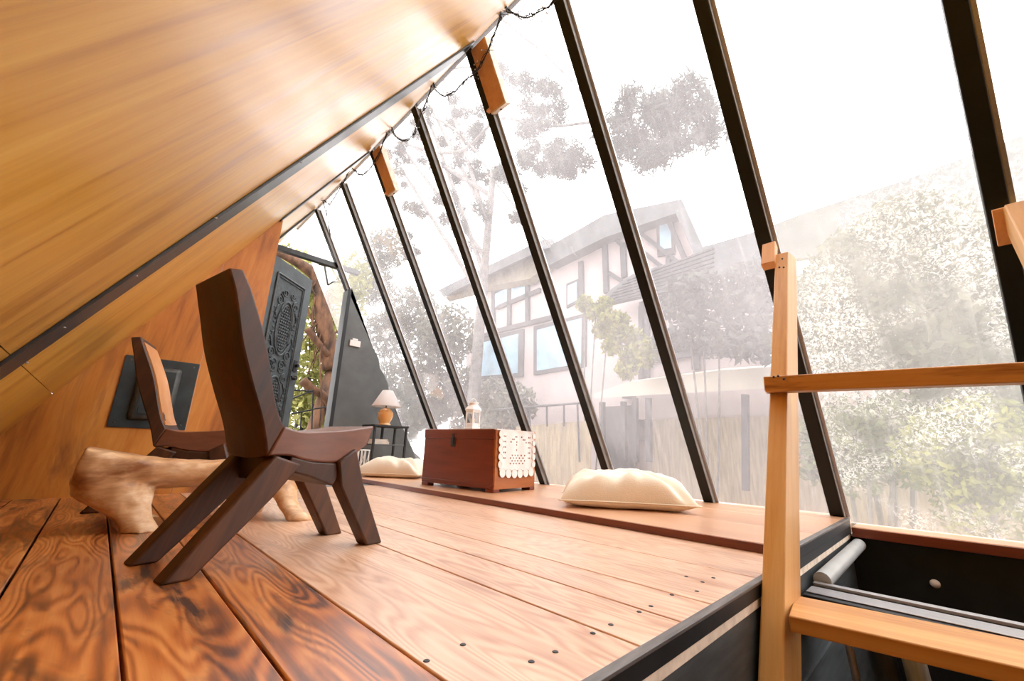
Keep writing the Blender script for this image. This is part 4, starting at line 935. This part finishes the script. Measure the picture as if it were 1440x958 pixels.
for a,b in [((2.055, 6.2, 1.088), (2.174, 6.2, 0.102)), ((1.95, 6.2, 0.767), (2.007, 6.2, 0.102)), ((1.794, 6.2, 1.056), (2.066, 6.2, 1.079)), ((1.794, 6.2, 0.938), (2.064, 6.2, 1.089)), ((1.826, 6.2, 0.738), (2.105, 6.2, 0.82)), ((2.103, 6.2, 0.83), (2.346, 6.2, 0.883))]: obj('rail',MB().tube([a,b],.011,8),M['iron'],ra)
tb_=MB()
for a,b in [((1.75, 5.6, 2.738), (1.837, 5.6, 2.47)), ((1.837, 5.6, 2.47), (1.965, 5.6, 2.607)), ((1.676, 5.6, 2.723), (1.924, 5.6, 2.756))]: tb_.bar(a,b,.018,.018,up=(0,1,0))
tag(obj('metal_bracket',tb_,M['iron']),'thin black angled metal bracket outside above the door opening','bracket')

# ------------------------------------------------------------------ light and camera
W=bpy.data.worlds.new('overcast'); bpy.context.scene.world=W; W.use_nodes=True; nt=W.node_tree; nt.nodes.clear()
o=nt.nodes.new('ShaderNodeOutputWorld'); bg=nt.nodes.new('ShaderNodeBackground'); tc=nt.nodes.new('ShaderNodeTexCoord'); sp=nt.nodes.new('ShaderNodeSeparateXYZ'); rp=nt.nodes.new('ShaderNodeValToRGB')
nt.links.new(tc.outputs['Generated'],sp.inputs[0]); nt.links.new(sp.outputs[2],rp.inputs[0]); nt.links.new(rp.outputs[0],bg.inputs[0]); nt.links.new(bg.outputs[0],o.inputs[0])
e=rp.color_ramp.elements; e[0].position=0; e[0].color=(.80,.77,.76,1); e[1].position=.5; e[1].color=(1,.965,.975,1)
bg.inputs[1].default_value=3.0
cam=bpy.data.cameras.new('camera'); co_=bpy.data.objects.new('camera',cam); C.objects.link(co_)
cam.sensor_width=36; cam.lens=578.2842164615912/1440*36; cam.clip_start=.01
right=V((0.7139042538657054, -0.6995343569794775, 0.03150237638273311)); down=V((0.20098445698833886, 0.16160310304793762, -0.9661726994354479)); fwd=V((0.6707801162538682, 0.6960862881070038, 0.2559646755860277))
Mx=Matrix((( right.x,-down.x,-fwd.x),(right.y,-down.y,-fwd.y),(right.z,-down.z,-fwd.z))).to_4x4(); Mx.translation=(0,0,.36)
co_.matrix_world=Mx
sc=bpy.context.scene; sc.camera=co_
sc.view_settings.view_transform='Standard'; sc.view_settings.look='None'; sc.view_settings.gamma=1; sc.view_settings.exposure=1.35; sc.view_settings.use_curve_mapping=False
sc.cycles.use_denoising=True; sc.cycles.max_bounces=10; sc.cycles.diffuse_bounces=5; sc.cycles.transparent_max_bounces=16; sc.cycles.glossy_bounces=4
sc.cycles.sample_clamp_indirect=6
for o in bpy.data.objects:
    if '_id' in o.keys(): del o['_id']
